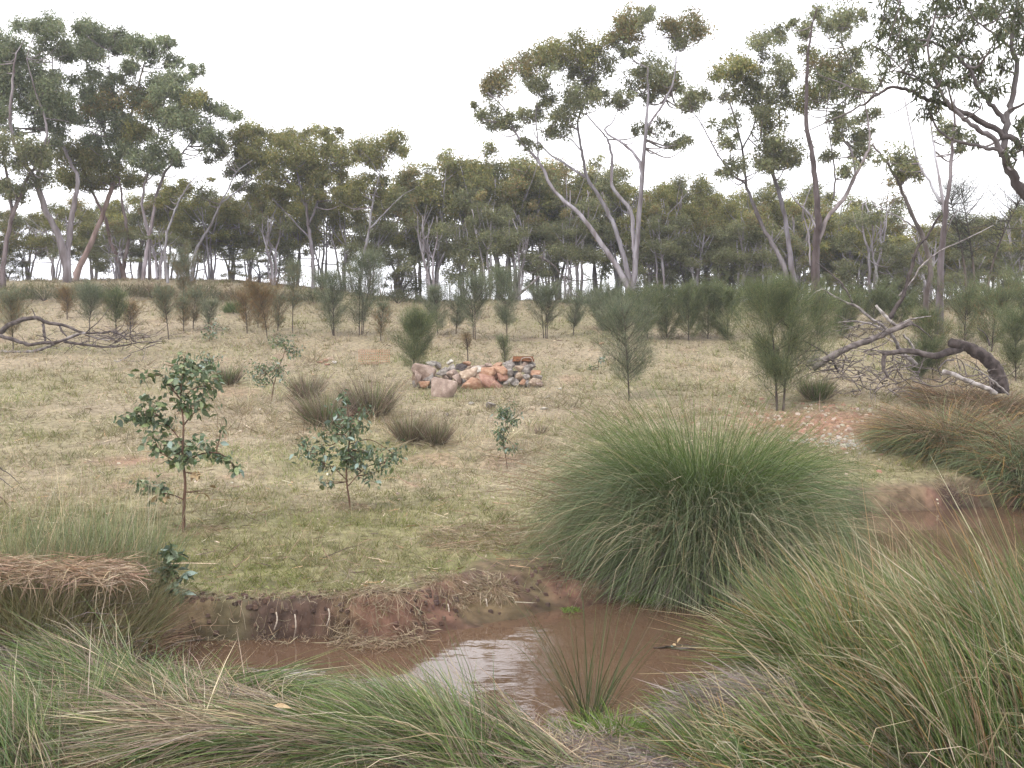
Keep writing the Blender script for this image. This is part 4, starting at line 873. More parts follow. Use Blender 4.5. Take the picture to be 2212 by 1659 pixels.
def blades(root, part, n, base, R, L0, L1, e0, e1, d0, d1, w, cols, az=None, azs=0.0, lean=(0, 0), S=4, tip=1.1, Ry=None, power=1.2, wob=0.15, wts=(4, 3, 2), hz=0.0, mat='rush', jit=0.18, rise=0.0, tufts=0):
    """n stems rooted in an ellipse round base (world); az None = all round, outward from the middle"""
    a = U(0, 6.283, n); r = np.sqrt(U(size=n)); x = base[0] + R * r * np.cos(a); y = base[1] + (Ry or R) * r * np.sin(a)
    z = np.maximum(gz(x, y), 0.0) - 0.02 + rise * (1 - r ** 2) + hz * U(size=n)
    f = (a + G(0, 0.6, n)) if az is None else az + G(0, azs, n)
    e = np.radians(U(e0, e1, n)); lf = 1.0
    if tufts:
        tr = np.random.default_rng(int(abs(base[0] * 1000)) + 5); k = rng.integers(0, tufts, n); ta = tr.uniform(0, 6.283, tufts); tq = np.sqrt(tr.uniform(0, 1, tufts))
        x = base[0] + R * (tq * np.cos(ta))[k] + G(0, 0.16 * R, n); y = base[1] + (Ry or R) * (tq * np.sin(ta))[k] + G(0, 0.16 * R, n)
        z = np.maximum(gz(x, y), 0.0) - 0.02 + rise * tr.uniform(0.4, 1.3, tufts)[k] * (1 - np.minimum(((x - base[0]) / R) ** 2, 1))
        f = (az if az is not None else 0) + tr.normal(0, 0.4, tufts)[k] + G(0, azs, n); e = np.clip(e + np.radians(tr.normal(0, 11, tufts))[k], 0, 1.6); lf = tr.uniform(0.7, 1.2, tufts)[k]
    if az is None: e = np.radians(e1 - (e1 - e0) * np.clip(0.55 * r + 0.45 * U(size=n), 0, 1))
    Ln = U(L0, L1, n) * np.where(U(size=n) < 0.4, U(0.45, 0.95, n), 1) * lf * (0.78 + 0.44 * vnoise(f * 1.7, f * 0 + base[0], 7))
    p = arcs(np.stack([x, y, z], 1), f, e, np.radians(U(d0, d1, n)), Ln, S, power, wob)
    s = np.linspace(0, 1, S) ** 1.4; p[..., 0] += lean[0] * s * Ln[:, None]; p[..., 1] += lean[1] * s * Ln[:, None]
    p = clampz(p)
    C = pal(n, cols, wts, jit); C = C * (0.8 + 0.4 * vnoise(f * 2.5, Ln * 5, n % 97))[:, None]
    A = Acc(); ribbons(A, p, w * U(0.7, 1.3, n), C * 0.9, C * tip, up=0.8)
    return link(part, A.mesh(part, root.location), M[mat], root, kind='stuff')

# big central tussock
b = np.array([1.72, 9.0, 0.1]); b[2] = gz(b[0], b[1])
t = thing('sedge_tussock', 'huge green fountain shaped sedge tussock at the water edge', 'tussock', b)
TG = [(0.135, 0.168, 0.082), (0.10, 0.132, 0.062), (0.195, 0.22, 0.125)]
blades(t, 'green_blades', 10500, b + (0.05, 0.1, 0), 0.36, 1.2, 2.1, 58, 99, 95, 178, 0.0037, TG, power=1.7, S=6, wob=0.35)
blades(t, 'inner_blades', 5200, b, 0.32, 1.15, 2.0, 68, 100, 25, 95, 0.0042, GRN, power=1.4, S=5)
blades(t, 'left_blades', 4200, b + (-0.25, -0.1, 0), 0.3, 1.0, 1.75, 40, 82, 90, 160, 0.0038, TG, az=2.95, azs=0.8, wob=0.3, power=1.4, S=5)
blades(t, 'right_blades', 3400, b + (0.35, 0.05, 0), 0.28, 0.95, 1.45, 40, 80, 70, 140, 0.0042, TG, az=-0.2, azs=0.8, power=1.4, S=5)
blades(t, 'drooping_blades', 5200, b + (0, -0.1, 0), 0.38, 1.0, 1.5, 40, 75, 90, 160, 0.0042, TG, power=1.3, S=5)
blades(t, 'straw_blades', 1800, b, 0.4, 1.2, 1.95, 55, 97, 60, 150, 0.004, STR, wob=0.4, S=6)
blades(t, 'dead_skirt', 3600, b + (-0.1, -0.12, 0), 0.36, 0.6, 1.25, 25, 75, 70, 150, 0.0055, LIL, wob=0.5)
blades(t, 'broken_blades', 1500, b, 0.42, 0.6, 1.5, 30, 85, 40, 170, 0.005, STR, wob=1.0, power=4.0, S=6)
blades(t, 'brown_stems', 170, b + (-0.2, 0, 0), 0.35, 1.5, 2.2, 42, 62, 30, 75, 0.006, BRN, az=math.pi - 0.05, azs=0.22, tip=1.2)
blades(t, 'tawny_stems', 130, b + (-0.3, 0, 0), 0.32, 1.2, 1.9, 22, 46, 30, 70, 0.0045, BRN, az=math.pi + 0.05, azs=0.25)

# brown sedges at the right
def sedge(px, py, label, R, Lm, n, mixb=0.35, wd=0.006, lean=(0, 0), Yb=None):
    b = on_ground(px, py) if Yb is None else np.array([*(P(px, py, Yb)[:2]), 0]); b[2] = gz(b[0], b[1])
    t = thing('sedge_tussock', label, 'tussock', b, 'sedge tussocks beside the pool')
    blades(t, 'green_blades', int(n * (1 - mixb)), b, R, Lm * 0.7, Lm, 40, 88, 50, 135, wd, GGR, lean=lean, S=5)
    blades(t, 'brown_blades', int(n * mixb), b, R, Lm * 0.8, Lm * 1.15, 50, 90, 50, 115, wd, BRN, lean=lean)
    blades(t, 'straw_blades', int(n * 0.12), b, R, Lm * 0.7, Lm * 1.1, 40, 90, 50, 125, wd * 0.9, ORA, lean=lean)
    return t
sedge(2045, 985, 'brown tipped sedge tussock behind the far pool, left of its pair', 0.45, 1.2, 5200, 0.3, 0.007, (-0.2, 0))
sedge(2130, 1000, 'brown tipped sedge tussock behind the far pool, right of its pair', 0.45, 1.1, 4600, 0.25, 0.007)
sedge(2235, 1035, 'dark green sedge tussock at the right edge beside the far pool', 0.5, 1.2, 4200, 0.15, 0.0075)
sedge(2160, 905, 'straw brown sedge tussock below the pale log', 0.55, 0.75, 2600, 0.5, 0.008)
sedge(2060, 880, 'low rusty sedge between the fallen brush and the far pool', 0.55, 0.6, 2200, 0.6, 0.008, (-0.1, 0))

# foreground right tussocks, all combed to the left by old floods
def front_right(px, Y, label, n, R, Lm, az=2.9, e=(48, 85), gr=0.5, dr=(5, 55), wd=0.0047):
    b = P(px, 1700, Y); b[2] = gz(b[0], b[1]); t = thing('rush_tussock', label, 'tussock', b, 'rush tussocks on the near bank'); k = dict(az=az, wob=0.2, tufts=11)
    blades(t, 'green_stems', int(n * gr * 1.05), b, R, Lm * 0.6, Lm, *e, *dr, wd, [(0.112, 0.165, 0.048), (0.083, 0.128, 0.039), (0.16, 0.205, 0.072)], azs=0.3, **k)
    blades(t, 'broken_stems', int(n * 0.07), b, R, Lm * 0.5, Lm * 0.9, 30, 85, 60, 170, wd, STR, azs=0.9, power=4.0, az=az, wob=1.0, S=6)
    blades(t, 'grey_stems', int(n * 0.2), b, R, Lm * 0.6, Lm * 1.05, *e, *dr, wd, GGR, azs=0.35, **k)
    blades(t, 'straw_stems', int(n * 0.17), b, R, Lm * 0.7, Lm * 1.2, *e, *dr, wd, STR, azs=0.32, **k)
    blades(t, 'brown_stems', int(n * 0.07), b, R, Lm * 0.5, Lm * 1.1, *e, *dr, wd, BRN, azs=0.4, **k)
    blades(t, 'orange_stems', int(n * 0.05), b, R, Lm * 0.7, Lm * 1.0, *e, *dr, wd, ORA, azs=0.3, **k)
    blades(t, 'dead_thatch', int(n * 0.35), b, R * 1.1, Lm * 0.2, Lm * 0.5, 0, 50, 0, 70, wd, LIL, az=az, azs=1.2)
    return t
front_right(2120, 4.55, 'tall rush tussock sweeping left in the lower right corner', 5200, 0.50, 1.08, az=2.85, e=(46, 88), dr=(10, 55))
front_right(2330, 4.5, 'rush tussock cut by the right edge of the lower right corner', 4200, 0.5, 1.05, az=2.8, e=(45, 85))
front_right(1860, 5.75, 'rush tussock with stems fanned left across the water', 4200, 0.36, 0.85, az=3.0, e=(14, 75), dr=(5, 45))
front_right(2060, 5.9, 'green rush tussock behind the tall one, before the far pool', 3800, 0.45, 0.72, az=2.6, e=(50, 88), gr=0.7, dr=(5, 50))
front_right(2290, 6.1, 'green rush tussock at the right edge before the far pool', 3200, 0.5, 0.62, az=2.6, e=(55, 90), gr=0.7, dr=(5, 50))
front_right(1850, 4.5, 'low rush tussock with orange stems at the bottom right', 3400, 0.36, 0.62, az=2.75, e=(20, 70))
front_right(1640, 4.45, 'small olive rush tussock on the bottom edge', 1800, 0.3, 0.42, az=2.8, e=(10, 60))
# flattened thatch mound among them
b = P(1700, 1480, 4.9); b[2] = gz(b[0], b[1]); t = thing('thatch_mound', 'grey brown mound of flattened dead rushes on the near bank', 'thatch', b)
blades(t, 'dead_stems', 3800, b, 0.5, 0.12, 0.45, -5, 30, 0, 40, 0.005, LIL, az=2.9, azs=1.0, hz=0.0, rise=0.16, Ry=0.3)
blades(t, 'pale_stems', 500, b, 0.45, 0.12, 0.35, 0, 30, 0, 40, 0.007, STR, az=0.4, azs=1.5, rise=0.2, Ry=0.25)
b = P(1180, 1640, 4.5); b[2] = gz(b[0], b[1]); t = thing('thatch_mound', 'pale tangled mat of dead straw along the bottom centre', 'thatch', b)
blades(t, 'dead_stems', 3600, b, 0.75, 0.12, 0.40, -5, 18, 0, 30, 0.0045, LIL, az=2.6, azs=1.3, rise=0.03, Ry=0.25)
blades(t, 'straw_stems', 1600, b, 0.7, 0.12, 0.38, 0, 22, 0, 40, 0.0045, STR, az=2.5, azs=1.2, rise=0.04, Ry=0.22)

# foreground left: flattened rushes, flowing left
def front_left(px, py, Y, label, n, R, Lm, az, e, dr, greens=0.6, Ry=None, rise=0.0):
    b = P(px, py, Y); b[2] = gz(b[0], b[1]); t = thing('rush_tussock', label, 'tussock', b, 'flattened rushes on the near bank'); k = dict(az=az, Ry=Ry, tufts=14)
    blades(t, 'green_stems', int(n * greens * 0.75), b, R, Lm * 0.6, Lm, *e, *dr, 0.0039, GRN, azs=0.3, rise=rise, **k)
    blades(t, 'grey_stems', int(n * greens * 0.42), b, R, Lm * 0.6, Lm, *e, *dr, 0.0039, [(0.13, 0.165, 0.08), (0.10, 0.135, 0.062), (0.185, 0.21, 0.115)], azs=0.35, rise=rise, **k)
    blades(t, 'straw_stems', int(n * (1 - greens) * 0.45), b, R, Lm * 0.6, Lm * 1.1, *e, *dr, 0.0036, STR, azs=0.35, rise=rise * 1.2, **k)
    blades(t, 'dead_stems', int(n * (1 - greens) * 0.6), b, R, Lm * 0.5, Lm, *e, *dr, 0.0039, [(0.27, 0.205, 0.15), (0.20, 0.15, 0.115), (0.34, 0.28, 0.21)], azs=0.45, rise=rise * 1.2, **k)
    blades(t, 'under_thatch', int(n * 0.25), b, R * 1.1, Lm * 0.2, Lm * 0.5, 0, 30, 0, 40, 0.0046, BRN, az=az, azs=1.2, Ry=Ry)
    return t
front_left(900, 1620, 4.65, 'dark green rush tussock bowed left over the near water edge', 7500, 0.46, 0.72, 2.8, (3, 24), (12, 45), 0.8, Ry=0.26, rise=0.05)
front_left(560, 1610, 4.7, 'matted rushes lying flat in the middle of the lower left', 6500, 0.6, 0.85, 3.0, (0, 18), (4, 30), 0.42, Ry=0.35, rise=0.12)
front_left(230, 1560, 4.9, 'grey green combed rushes spreading across the left foreground', 6500, 0.7, 0.8, 2.85, (0, 20), (8, 40), 0.7, Ry=0.4, rise=0.10)
front_left(60, 1640, 4.5, 'rush tussock in the lower left corner with upright stems', 4500, 0.5, 0.48, 2.4, (10, 55), (10, 60), 0.72, Ry=0.25, rise=0.06)
front_left(300, 1480, 5.5, 'blue grey rushes draped below the thatched clump', 6500, 0.65, 0.75, -0.5, (0, 16), (10, 40), 0.85, Ry=0.3, rise=0.06)
front_left(640, 1560, 4.95, 'green rushes leaning over the water left of the white reflection', 5500, 0.5, 0.62, 2.75, (0, 15), (8, 35), 0.82, Ry=0.22, rise=0.03)
front_left(1080, 1660, 4.4, 'green rush tussock at the bottom edge left of centre', 3000, 0.35, 0.55, 2.7, (10, 50), (15, 65), 0.65, Ry=0.25, rise=0.06)

# thatched clump on the left
b = np.array([-2.98, 6.6, 0.0]); b[2] = gz(b[0], b[1])
t = thing('rush_clump', 'large rush clump with a flat band of brown thatch at the left edge', 'tussock', b)
blades(t, 'olive_stems', 6500, b + (0, -0.15, 0), 0.62, 0.45, 0.66, 60, 90, 5, 50, 0.0045, [(0.17, 0.16, 0.075), (0.13, 0.13, 0.06), (0.22, 0.19, 0.11)], Ry=0.55)
blades(t, 'brown_stems', 3000, b + (0, -0.15, 0), 0.6, 0.35, 0.7, 40, 90, 10, 80, 0.0045, BRN, Ry=0.5)
blades(t, 'drooping_grey_stems', 3200, b + (0.0, -0.5, 0), 0.6, 0.5, 0.85, 10, 50, 50, 110, 0.0045, LIL, az=-1.1, azs=0.7, Ry=0.25)
blades(t, 'silver_stems', 1700, b + (0.0, 0.45, 0), 0.62, 0.55, 0.85, 66, 92, 5, 40, 0.0035, GGR, az=1.2, azs=1.5, Ry=0.3)
blades(t, 'pale_stalks', 220, b + (0.0, 0.45, 0), 0.6, 0.8, 1.2, 70, 92, 0, 25, 0.0035, STR, az=1.2, azs=1.5, Ry=0.3)
n = 3600; x = b[0] + U(-1.0, 0.62, n); y = b[1] + G(-0.25, 0.09, n); z = 0.65 + G(0, 0.03, n) + 0.12 * (fbm(x * 3, y * 3, 3) - 0.5) - 0.03 * (np.abs(x - b[0])) ** 2
p = arcs(np.stack([x, y, z], 1), G(0.05, 0.45, n) + np.pi * rng.integers(0, 2, n), np.radians(G(0, 9, n)), np.radians(np.where(U(size=n) < 0.25, U(0, 70, n), G(0, 14, n))), U(0.04, 0.2, n), 3)
A = Acc(); C = pal(n, [(0.30, 0.21, 0.135), (0.22, 0.145, 0.09), (0.42, 0.33, 0.23)], [4, 3, 2], 0.2); ribbons(A, p, 0.0045, C, C, up=1)
m_ = 450; x = b[0] + U(-0.9, 0.62, m_); y = b[1] + U(-0.5, -0.22, m_); p = arcs(np.stack([x, y, 0.64 + G(0, 0.03, m_)], 1), G(-1.57, 0.8, m_), np.radians(U(-30, 30, m_)), np.radians(U(40, 110, m_)), U(0.08, 0.34, m_), 4); C = pal(m_, [(0.27, 0.19, 0.125), (0.19, 0.13, 0.085), (0.36, 0.28, 0.19)], [4, 3, 2], 0.2); ribbons(A, p, 0.0042, C, C, up=1)
link('thatch_band', A.mesh('thatch_band', b), M['litter'], t, kind='stuff')

# thin rush in the water centre
b = np.array(on_ground(1272, 1570)); t = thing('rush_plant', 'thin upright rush with dark stems before the white reflection', 'rush', b)
blades(t, 'stems', 70, b, 0.06, 0.45, 0.95, 50, 92, 0, 28, 0.005, [(0.06, 0.085, 0.035), (0.08, 0.10, 0.045), (0.12, 0.11, 0.06)], S=6, tip=1.3)
blades(t, 'dry_stems', 12, b, 0.06, 0.3, 0.7, 20, 80, 10, 50, 0.004, STR)

# bright green grass at the water's edge
def green_tuft(px, py, R, label, n=260, Lm=0.16, cols=((0.14, 0.21, 0.045), (0.10, 0.16, 0.035), (0.19, 0.25, 0.07))):
    b = on_ground(px, py); t = thing('grass_tuft', label, 'grass', b, 'bright green grass tufts at the water edge')
    blades(t, 'green_blades', n, b, R, Lm * 0.5, Lm, 40, 88, 10, 70, 0.0065, cols, S=4, mat='grass'); return t
green_tuft(1330, 1590, 0.16, 'bright grass tuft at the foot of the thin upright rush', 420, 0.22)
green_tuft(1240, 1590, 0.10, 'bright grass tuft left of the thin upright rush', 160, 0.16)
green_tuft(1500, 1545, 0.14, 'tallest bright grass tuft at the near water edge', 420, 0.24)
green_tuft(1570, 1520, 0.14, 'bright grass tuft beside the grey thatch mound', 380, 0.24)
green_tuft(1440, 1590, 0.10, 'small bright grass tuft in the bottom pale straw', 160, 0.15)
green_tuft(1400, 1295, 0.18, 'bright grass tuft at the foot of the huge tussock', 420, 0.13)
green_tuft(1310, 1190, 0.28, 'yellow green grass patch left of the huge tussock', 700, 0.11, ((0.24, 0.27, 0.06), (0.18, 0.22, 0.05), (0.28, 0.30, 0.10)))
green_tuft(1360, 1235, 0.25, 'yellow green grass patch against the base of the huge tussock', 600, 0.11, ((0.22, 0.26, 0.06), (0.18, 0.22, 0.05), (0.28, 0.30, 0.10)))
green_tuft(1235, 1325, 0.05, 'tiny bright grass tuft on the mud slope', 70, 0.09)
green_tuft(520, 1255, 0.45, 'lush short grass tuft on the bank top by the blue seedling', 420, 0.09, ((0.20, 0.22, 0.075), (0.15, 0.175, 0.06), (0.25, 0.26, 0.10)))

# brown rush clumps on the slope
def brown_clump(px, py, wpx, hpx, label, n, lean=(0, 0), mixg=0.25):
    b = on_ground(px, py); m = b[1] / FPX; R = wpx * m * 0.27; H = hpx * m; t = thing('rush_clump', label, 'tussock', b, 'brown rush clumps on the slope')
    blades(t, 'brown_stems', int(n * (1 - mixg)), b, R, H * 0.55, H * 1.15, 46, 92, 0, 34, 0.00032 * b[1], [(0.18, 0.135, 0.10), (0.12, 0.09, 0.065), (0.30, 0.25, 0.18)], lean=lean, S=4, tip=1.25, jit=0.3)
    blades(t, 'flopped_stems', int(n * 0.2), b, R * 1.3, H * 0.4, H * 0.95, 5, 60, 0, 90, 0.00032 * b[1], STR, lean=lean, S=4, wob=0.6)
    blades(t, 'green_stems', int(n * mixg), b, R, H * 0.5, H * 0.95, 58, 92, 0, 30, 0.00032 * b[1], GRN, lean=lean, S=4); return t
brown_clump(662, 862, 84, 72, 'small brown rush clump uphill on the left of its group', 900)
brown_clump(700, 922, 116, 98, 'brown rush clump leaning left, largest of its group', 1600, (-0.12, 0), 0.35)
brown_clump(800, 902, 120, 100, 'broad brown rush clump behind the second gum sapling', 1700)
brown_clump(885, 955, 84, 80, 'brown rush clump left of a close pair below the boulder', 1100)
brown_clump(938, 962, 76, 78, 'brown rush clump right of a close pair below the boulder', 1000)
brown_clump(492, 832, 60, 56, 'olive rush clump just right of the leafy gum sapling', 800, (0, 0), 0.5)
brown_clump(1764, 868, 74, 72, 'dark olive rush clump beside the fallen brush', 1300, (0, 0), 0.6)
brown_clump(1168, 940, 26, 30, 'little pale dead tuft below the stone ring', 160, (0, 0), 0.0)

# dry tufts hanging on the bank
def dry_tuft(px, py, R, label, n=420, Lm=0.22, az=None, dr=(60, 140), e=(10, 70)):
    b = on_ground(px, py); t = thing('dry_grass_tuft', label, 'grass', b, 'dry tufts on the cut bank')
    blades(t, 'straw_blades', n, b, R, Lm * 0.3, Lm, *e, *dr, 0.004, [(0.28, 0.215, 0.14), (0.20, 0.145, 0.09), (0.36, 0.30, 0.20)], az=az, azs=1.3, S=4, mat='litter', wob=0.6); return t
dry_tuft(820, 1320, 0.34, 'large straw tuft spilling down the cut bank to the water', 650, 0.3, -1.5)
dry_tuft(860, 1352, 0.22, 'straw tuft at the foot of the cut bank touching the water', 120, 0.16, -1.4)
dry_tuft(745, 1308, 0.3, 'straw tuft hanging over the dark undercut, left of the largest', 170, 0.15, -1.5)
dry_tuft(640, 1312, 0.3, 'straw tuft hanging over the middle of the dark undercut', 150, 0.15, -1.5)
dry_tuft(540, 1318, 0.3, 'straw tuft hanging over the left of the dark undercut', 150, 0.15, -1.5)
dry_tuft(445, 1322, 0.3, 'straw tuft on the bank beside the thatched clump', 150, 0.15, -1.3)
dry_tuft(1068, 1278, 0.14, 'round pale straw tuft on top of the mud slope', 600, 0.17)
dry_tuft(960, 1262, 0.2, 'short straw tuft left of the round pale one', 500, 0.13)
dry_tuft(1230, 1215, 0.12, 'brown dead stalk tuft left of the yellow green patch', 160, 0.3, None, (0, 40), (50, 90))
dry_tuft(2055, 1050, 0.16, 'dark dead weed tuft on the bank of the far pool', 260, 0.26, None, (0, 50), (40, 90))
dry_tuft(1020, 1170, 0.5, 'flat fan of dead straw lying on the near meadow', 700, 0.4, 0.3, (0, 30), (2, 14))
dry_tuft(425, 1148, 0.2, 'reddish dry tuft at the foot of the leafy gum sapling', 300, 0.2)
dry_tuft(762, 1098, 0.16, 'dry tuft at the foot of the second gum sapling', 260, 0.16)
# beaded roots dangling from the bank
for px, py, ln, lab in [(1050, 1298, 0.16, 'pale beaded root dangling below the round straw tuft'), (968, 1310, 0.14, 'pale beaded root left on the red mud slope'), (640, 1335, 0.2, 'pale beaded root hanging in the dark undercut'), (600, 1330, 0.12, 'short pale root hanging left in the dark undercut'), (712, 1335, 0.12, 'short pale root hanging right in the dark undercut')]:
    b = on_ground(px, py); A = Acc(); k = 13; tt = np.linspace(0, 1, k)
    pth = np.stack([0.01 * np.sin(tt * 4), -0.05 - 0.03 * tt, 0.03 - ln * tt], 1); tube(A, pth, 0.0035 + 0.003 * (np.arange(k) % 2), 5, (1.6, 1.45, 1.2))
    tag(link('hanging_root', A.mesh('hanging_root'), M['deadwood'], None, b), lab, 'root', 'roots dangling from the cut bank')

# ------------------------------------------------------------------ gum saplings with separate leaves
def leaf_mesh(name, L_, W_, fold, curl, mat):
    n = 5; s = np.linspace(0, 1, n); w = W_ * 0.5 * np.array([0.10, 0.85, 1.0, 0.62, 0.04]); z = -curl * L_ * s ** 2
    A = Acc(); V = []
    for i in range(n): V += [(s[i] * L_, -w[i], z[i] + fold * w[i]), (s[i] * L_, 0, z[i]), (s[i] * L_, w[i], z[i] + fold * w[i])]
    Q = []
    for i in range(n - 1):
        a = 3 * i; Q += [(a, a + 1, a + 4, a + 3), (a + 1, a + 2, a + 5, a + 4)]
    A.add(V, Q); me = A.mesh(name); me.materials.append(M[mat]); return me
LM = {k: [leaf_mesh('leaf', 1.0, wd, f, cu, k) for wd, f, cu in ((0.5, 0.3, 0.12), (0.42, 0.5, 0.25), (0.56, 0.15, 0.05))] for k in ('leaf_blue', 'leaf_green', 'leaf_pale', 'leaf_brown')}
LMN = {k: [leaf_mesh('leaf', 1.0, wd, f, cu, k) for wd, f, cu in ((0.24, 0.3, 0.15), (0.2, 0.5, 0.3))] for k in ('leaf_blue', 'leaf_green', 'leaf_pale')}
def sapling(label, px, py, trunk, r0, boughs, clumps, nleaf, L0, L1, mats, wts, narrow=False, name='gum_sapling', hang=0.35, fluff=0, stemcol=(1.5, 1.15, 0.95), tw=0.004):
    b = on_ground(px, py); Y = b[1]; m = Y / FPX; root = thing(name, label, 'sapling', b); bv = np.array(b)
    w = np.vstack([bv + (0, 0, -0.04), [P(x, y, Y) for x, y in trunk]]); w = smooth_path(w, 5)
    A = Acc(); tube(A, w, np.linspace(r0, r0 * 0.25, len(w)), 7, stemcol, 0.06); link('stem', A.mesh('stem', bv), M['bark_dark'], root)
    S = [w]; R_ = [np.linspace(r0, r0 * 0.25, len(w))]
    for pts in boughs:
        d = U(-0.3, 0.3); q = np.array([P(x, y, Y + d * k / (len(pts) - 1) if len(pts) > 1 else Y) for k, (x, y) in enumerate(pts)]); q = smooth_path(q, 4)
        A = Acc(); tube(A, q, np.linspace(r0 * 0.45, tw, len(q)), 5, stemcol); link('bough', A.mesh('bough', bv), M['bark_dark'], root); S.append(q); R_.append(np.full(len(q), r0 * 0.3))
    S = np.vstack(S); R_ = np.concatenate(R_); FL = Acc(); T = Acc(); tot = sum(c[2] * c[3] for c in clumps); mats = list(mats); FL = Acc(); LV = []
    for c in clumps:
        x, y, rx, ry = c[:4]; cc = P(x, y, Y + U(-0.5, 0.5) * rx * m); rX, rZ = rx * m, ry * m
        k = max(3, int(round(nleaf * rx * ry / tot))); s, _ = attach(S, R_, cc, rZ * 0.2)
        nt = max(3, k // 3); ends = []
        for i in range(nt):
            e = cc + U(-1, 1, 3) * (rX, rX, rZ); pth = smooth_path([s, 0.5 * (s + e) + (0, 0, -0.12 * rZ), e], 4); tube(T, pth, np.linspace(tw, 0.0015, len(pth)), 4, stemcol, cap=False); ends.append(pth)
        for i in range(k):
            q = ends[i % nt]; p0 = q[min(len(q) - 1, int(len(q) * U(0.45, 1.0)))] + U(-0.55, 0.55, 3) * (rX, rX, rZ)
            mk = c[4] if len(c) > 4 else mats[rng.choice(len(mats), p=np.asarray(wts) / np.sum(wts))]
            me = random.choice((LMN if narrow and mk in LMN else LM)[mk]); o = bpy.data.objects.new('leaf', me); COL.objects.link(o); LV.append(o)
            o.location = tuple(p0 - bv); s_ = U(L0, L1); o.scale = (s_, s_, s_); o.rotation_euler = (U(-1.2, 1.2), U(-0.3, 1.35) * (0.5 + hang), U(0, 6.283))
        if len(c) < 5:
            q_ = np.vstack([q[len(q) // 2:] for q in ends]); q_ = q_[rng.integers(0, len(q_), int(k * 3.2))] + U(-0.6, 0.6, (int(k * 3.2), 3)) * (rX, rX, rZ)
            leaf_quads(FL, q_, L0 * 0.95, L0 * 0.5, pal(len(q_), [(0.10, 0.14, 0.065), (0.12, 0.165, 0.10), (0.17, 0.20, 0.11)], [3, 3, 1], 0.18), 0.8)
    two = link('twigs', T.mesh('twigs', bv), M['bark_dark'], root, kind='stuff')
    for o in LV: o.parent = two
    link('small_leaves', FL.mesh('small_leaves', bv), M['leaf'], root, kind='stuff')
    return root
ka, ox, oy = 0.2774, 221, 708
e = lambda l: [(a * ka + ox, b * ka + oy) for a, b in l]
E = lambda l: [(q[0] * ka + ox, q[1] * ka + oy, q[2] * ka, q[3] * ka) + tuple(q[4:]) for q in l]
sapling('leafy gum sapling with glossy dark leaves, tallest on the near meadow', 396, 1150, e([(635, 1400), (645, 1200), (625, 1000), (632, 750), (610, 520), (640, 250)]), 0.017,
        [e([(628, 1080), (520, 1010), (380, 940)]), e([(630, 1050), (780, 980), (920, 980), (1010, 1060)]), e([(625, 900), (540, 790), (400, 660), (250, 660)]), e([(640, 1340), (540, 1300), (370, 1270)]), e([(632, 760), (720, 660), (850, 600)]), e([(612, 560), (720, 470), (830, 450)]), e([(612, 560), (520, 450), (440, 340)])],
        E([(640, 215, 50, 50), (460, 250, 30, 40), (700, 320, 150, 70), (570, 420, 120, 80), (830, 470, 100, 90), (700, 560, 150, 80), (340, 590, 100, 60), (230, 680, 80, 45), (330, 690, 80, 60), (480, 740, 110, 50), (450, 860, 130, 75), (680, 920, 110, 85), (830, 920, 90, 65), (910, 1000, 80, 50), (1020, 1080, 60, 50), (600, 1030, 120, 55), (350, 1250, 70, 80), (480, 1180, 45, 55), (740, 1110, 80, 45, 'leaf_brown'), (480, 1310, 50, 40, 'leaf_brown'), (860, 1270, 30, 40, 'leaf_brown'), (930, 690, 40, 30), (310, 350, 40, 50)]),
        298, 0.066, 0.112, ('leaf_blue', 'leaf_green', 'leaf_pale'), (4, 5, 1.3))
sapling('bluish gum sapling with open drooping boughs before the brown rush clumps', 758, 1102, [(755, 1085), (748, 1030), (752, 980), (756, 930), (750, 880), (745, 840)], 0.012,
        [[(752, 1040), (720, 1010), (680, 990), (655, 965)], [(752, 1050), (790, 1010), (830, 1000)], [(754, 960), (800, 950), (850, 980)], [(752, 930), (720, 960), (690, 960)]],
        [(745, 850, 12, 26), (790, 890, 16, 12), (755, 905, 40, 28), (720, 935, 40, 20), (672, 970, 38, 26), (690, 1000, 25, 18), (745, 975, 40, 24), (785, 965, 40, 26), (830, 985, 36, 24), (775, 1000, 40, 20), (815, 1025, 22, 16), (690, 1035, 12, 14), (655, 945, 14, 14), (850, 970, 18, 14), (770, 930, 24, 16)],
        240, 0.058, 0.095, ('leaf_blue', 'leaf_pale', 'leaf_green'), (5, 2.5, 1.2))
sapling('small narrow leaved gum sapling with a bare bent stem right of the brown clumps', 1097, 1012, [(1092, 985), (1087, 955), (1092, 920), (1095, 880)], 0.007,
        [[(1090, 945), (1075, 935), (1065, 940)], [(1090, 945), (1105, 955), (1115, 965)]],
        [(1100, 880, 20, 16), (1085, 900, 20, 16), (1110, 905, 16, 14), (1090, 925, 20, 16), (1072, 935, 12, 10), (1112, 962, 16, 12), (1075, 955, 12, 10), (1095, 945, 14, 12)], 120, 0.05, 0.08, ('leaf_pale', 'leaf_blue'), (3, 2), narrow=True)
sapling('gum sapling in two leafy tiers uphill beside the brown rushes', 586, 868, [(590, 840), (600, 800), (612, 770), (618, 745)], 0.012,
        [[(592, 830), (570, 800), (550, 790)], [(596, 815), (612, 800), (622, 810)]],
        [(620, 745, 32, 22), (600, 735, 18, 14), (640, 755, 14, 12), (565, 795, 30, 22), (590, 790, 30, 20), (545, 805, 16, 20), (612, 808, 16, 18), (570, 825, 18, 12)], 150, 0.055, 0.09, ('leaf_blue', 'leaf_green', 'leaf_pale'), (4, 3, 1.5))
sapling('low gum seedling on the slope above the leafy sapling', 452, 738, [(454, 715), (458, 690), (465, 675)], 0.008, [], [(450, 715, 16, 14), (468, 700, 18, 16), (460, 725, 16, 10)], 46, 0.06, 0.09, ('leaf_blue', 'leaf_pale'), (3, 2))
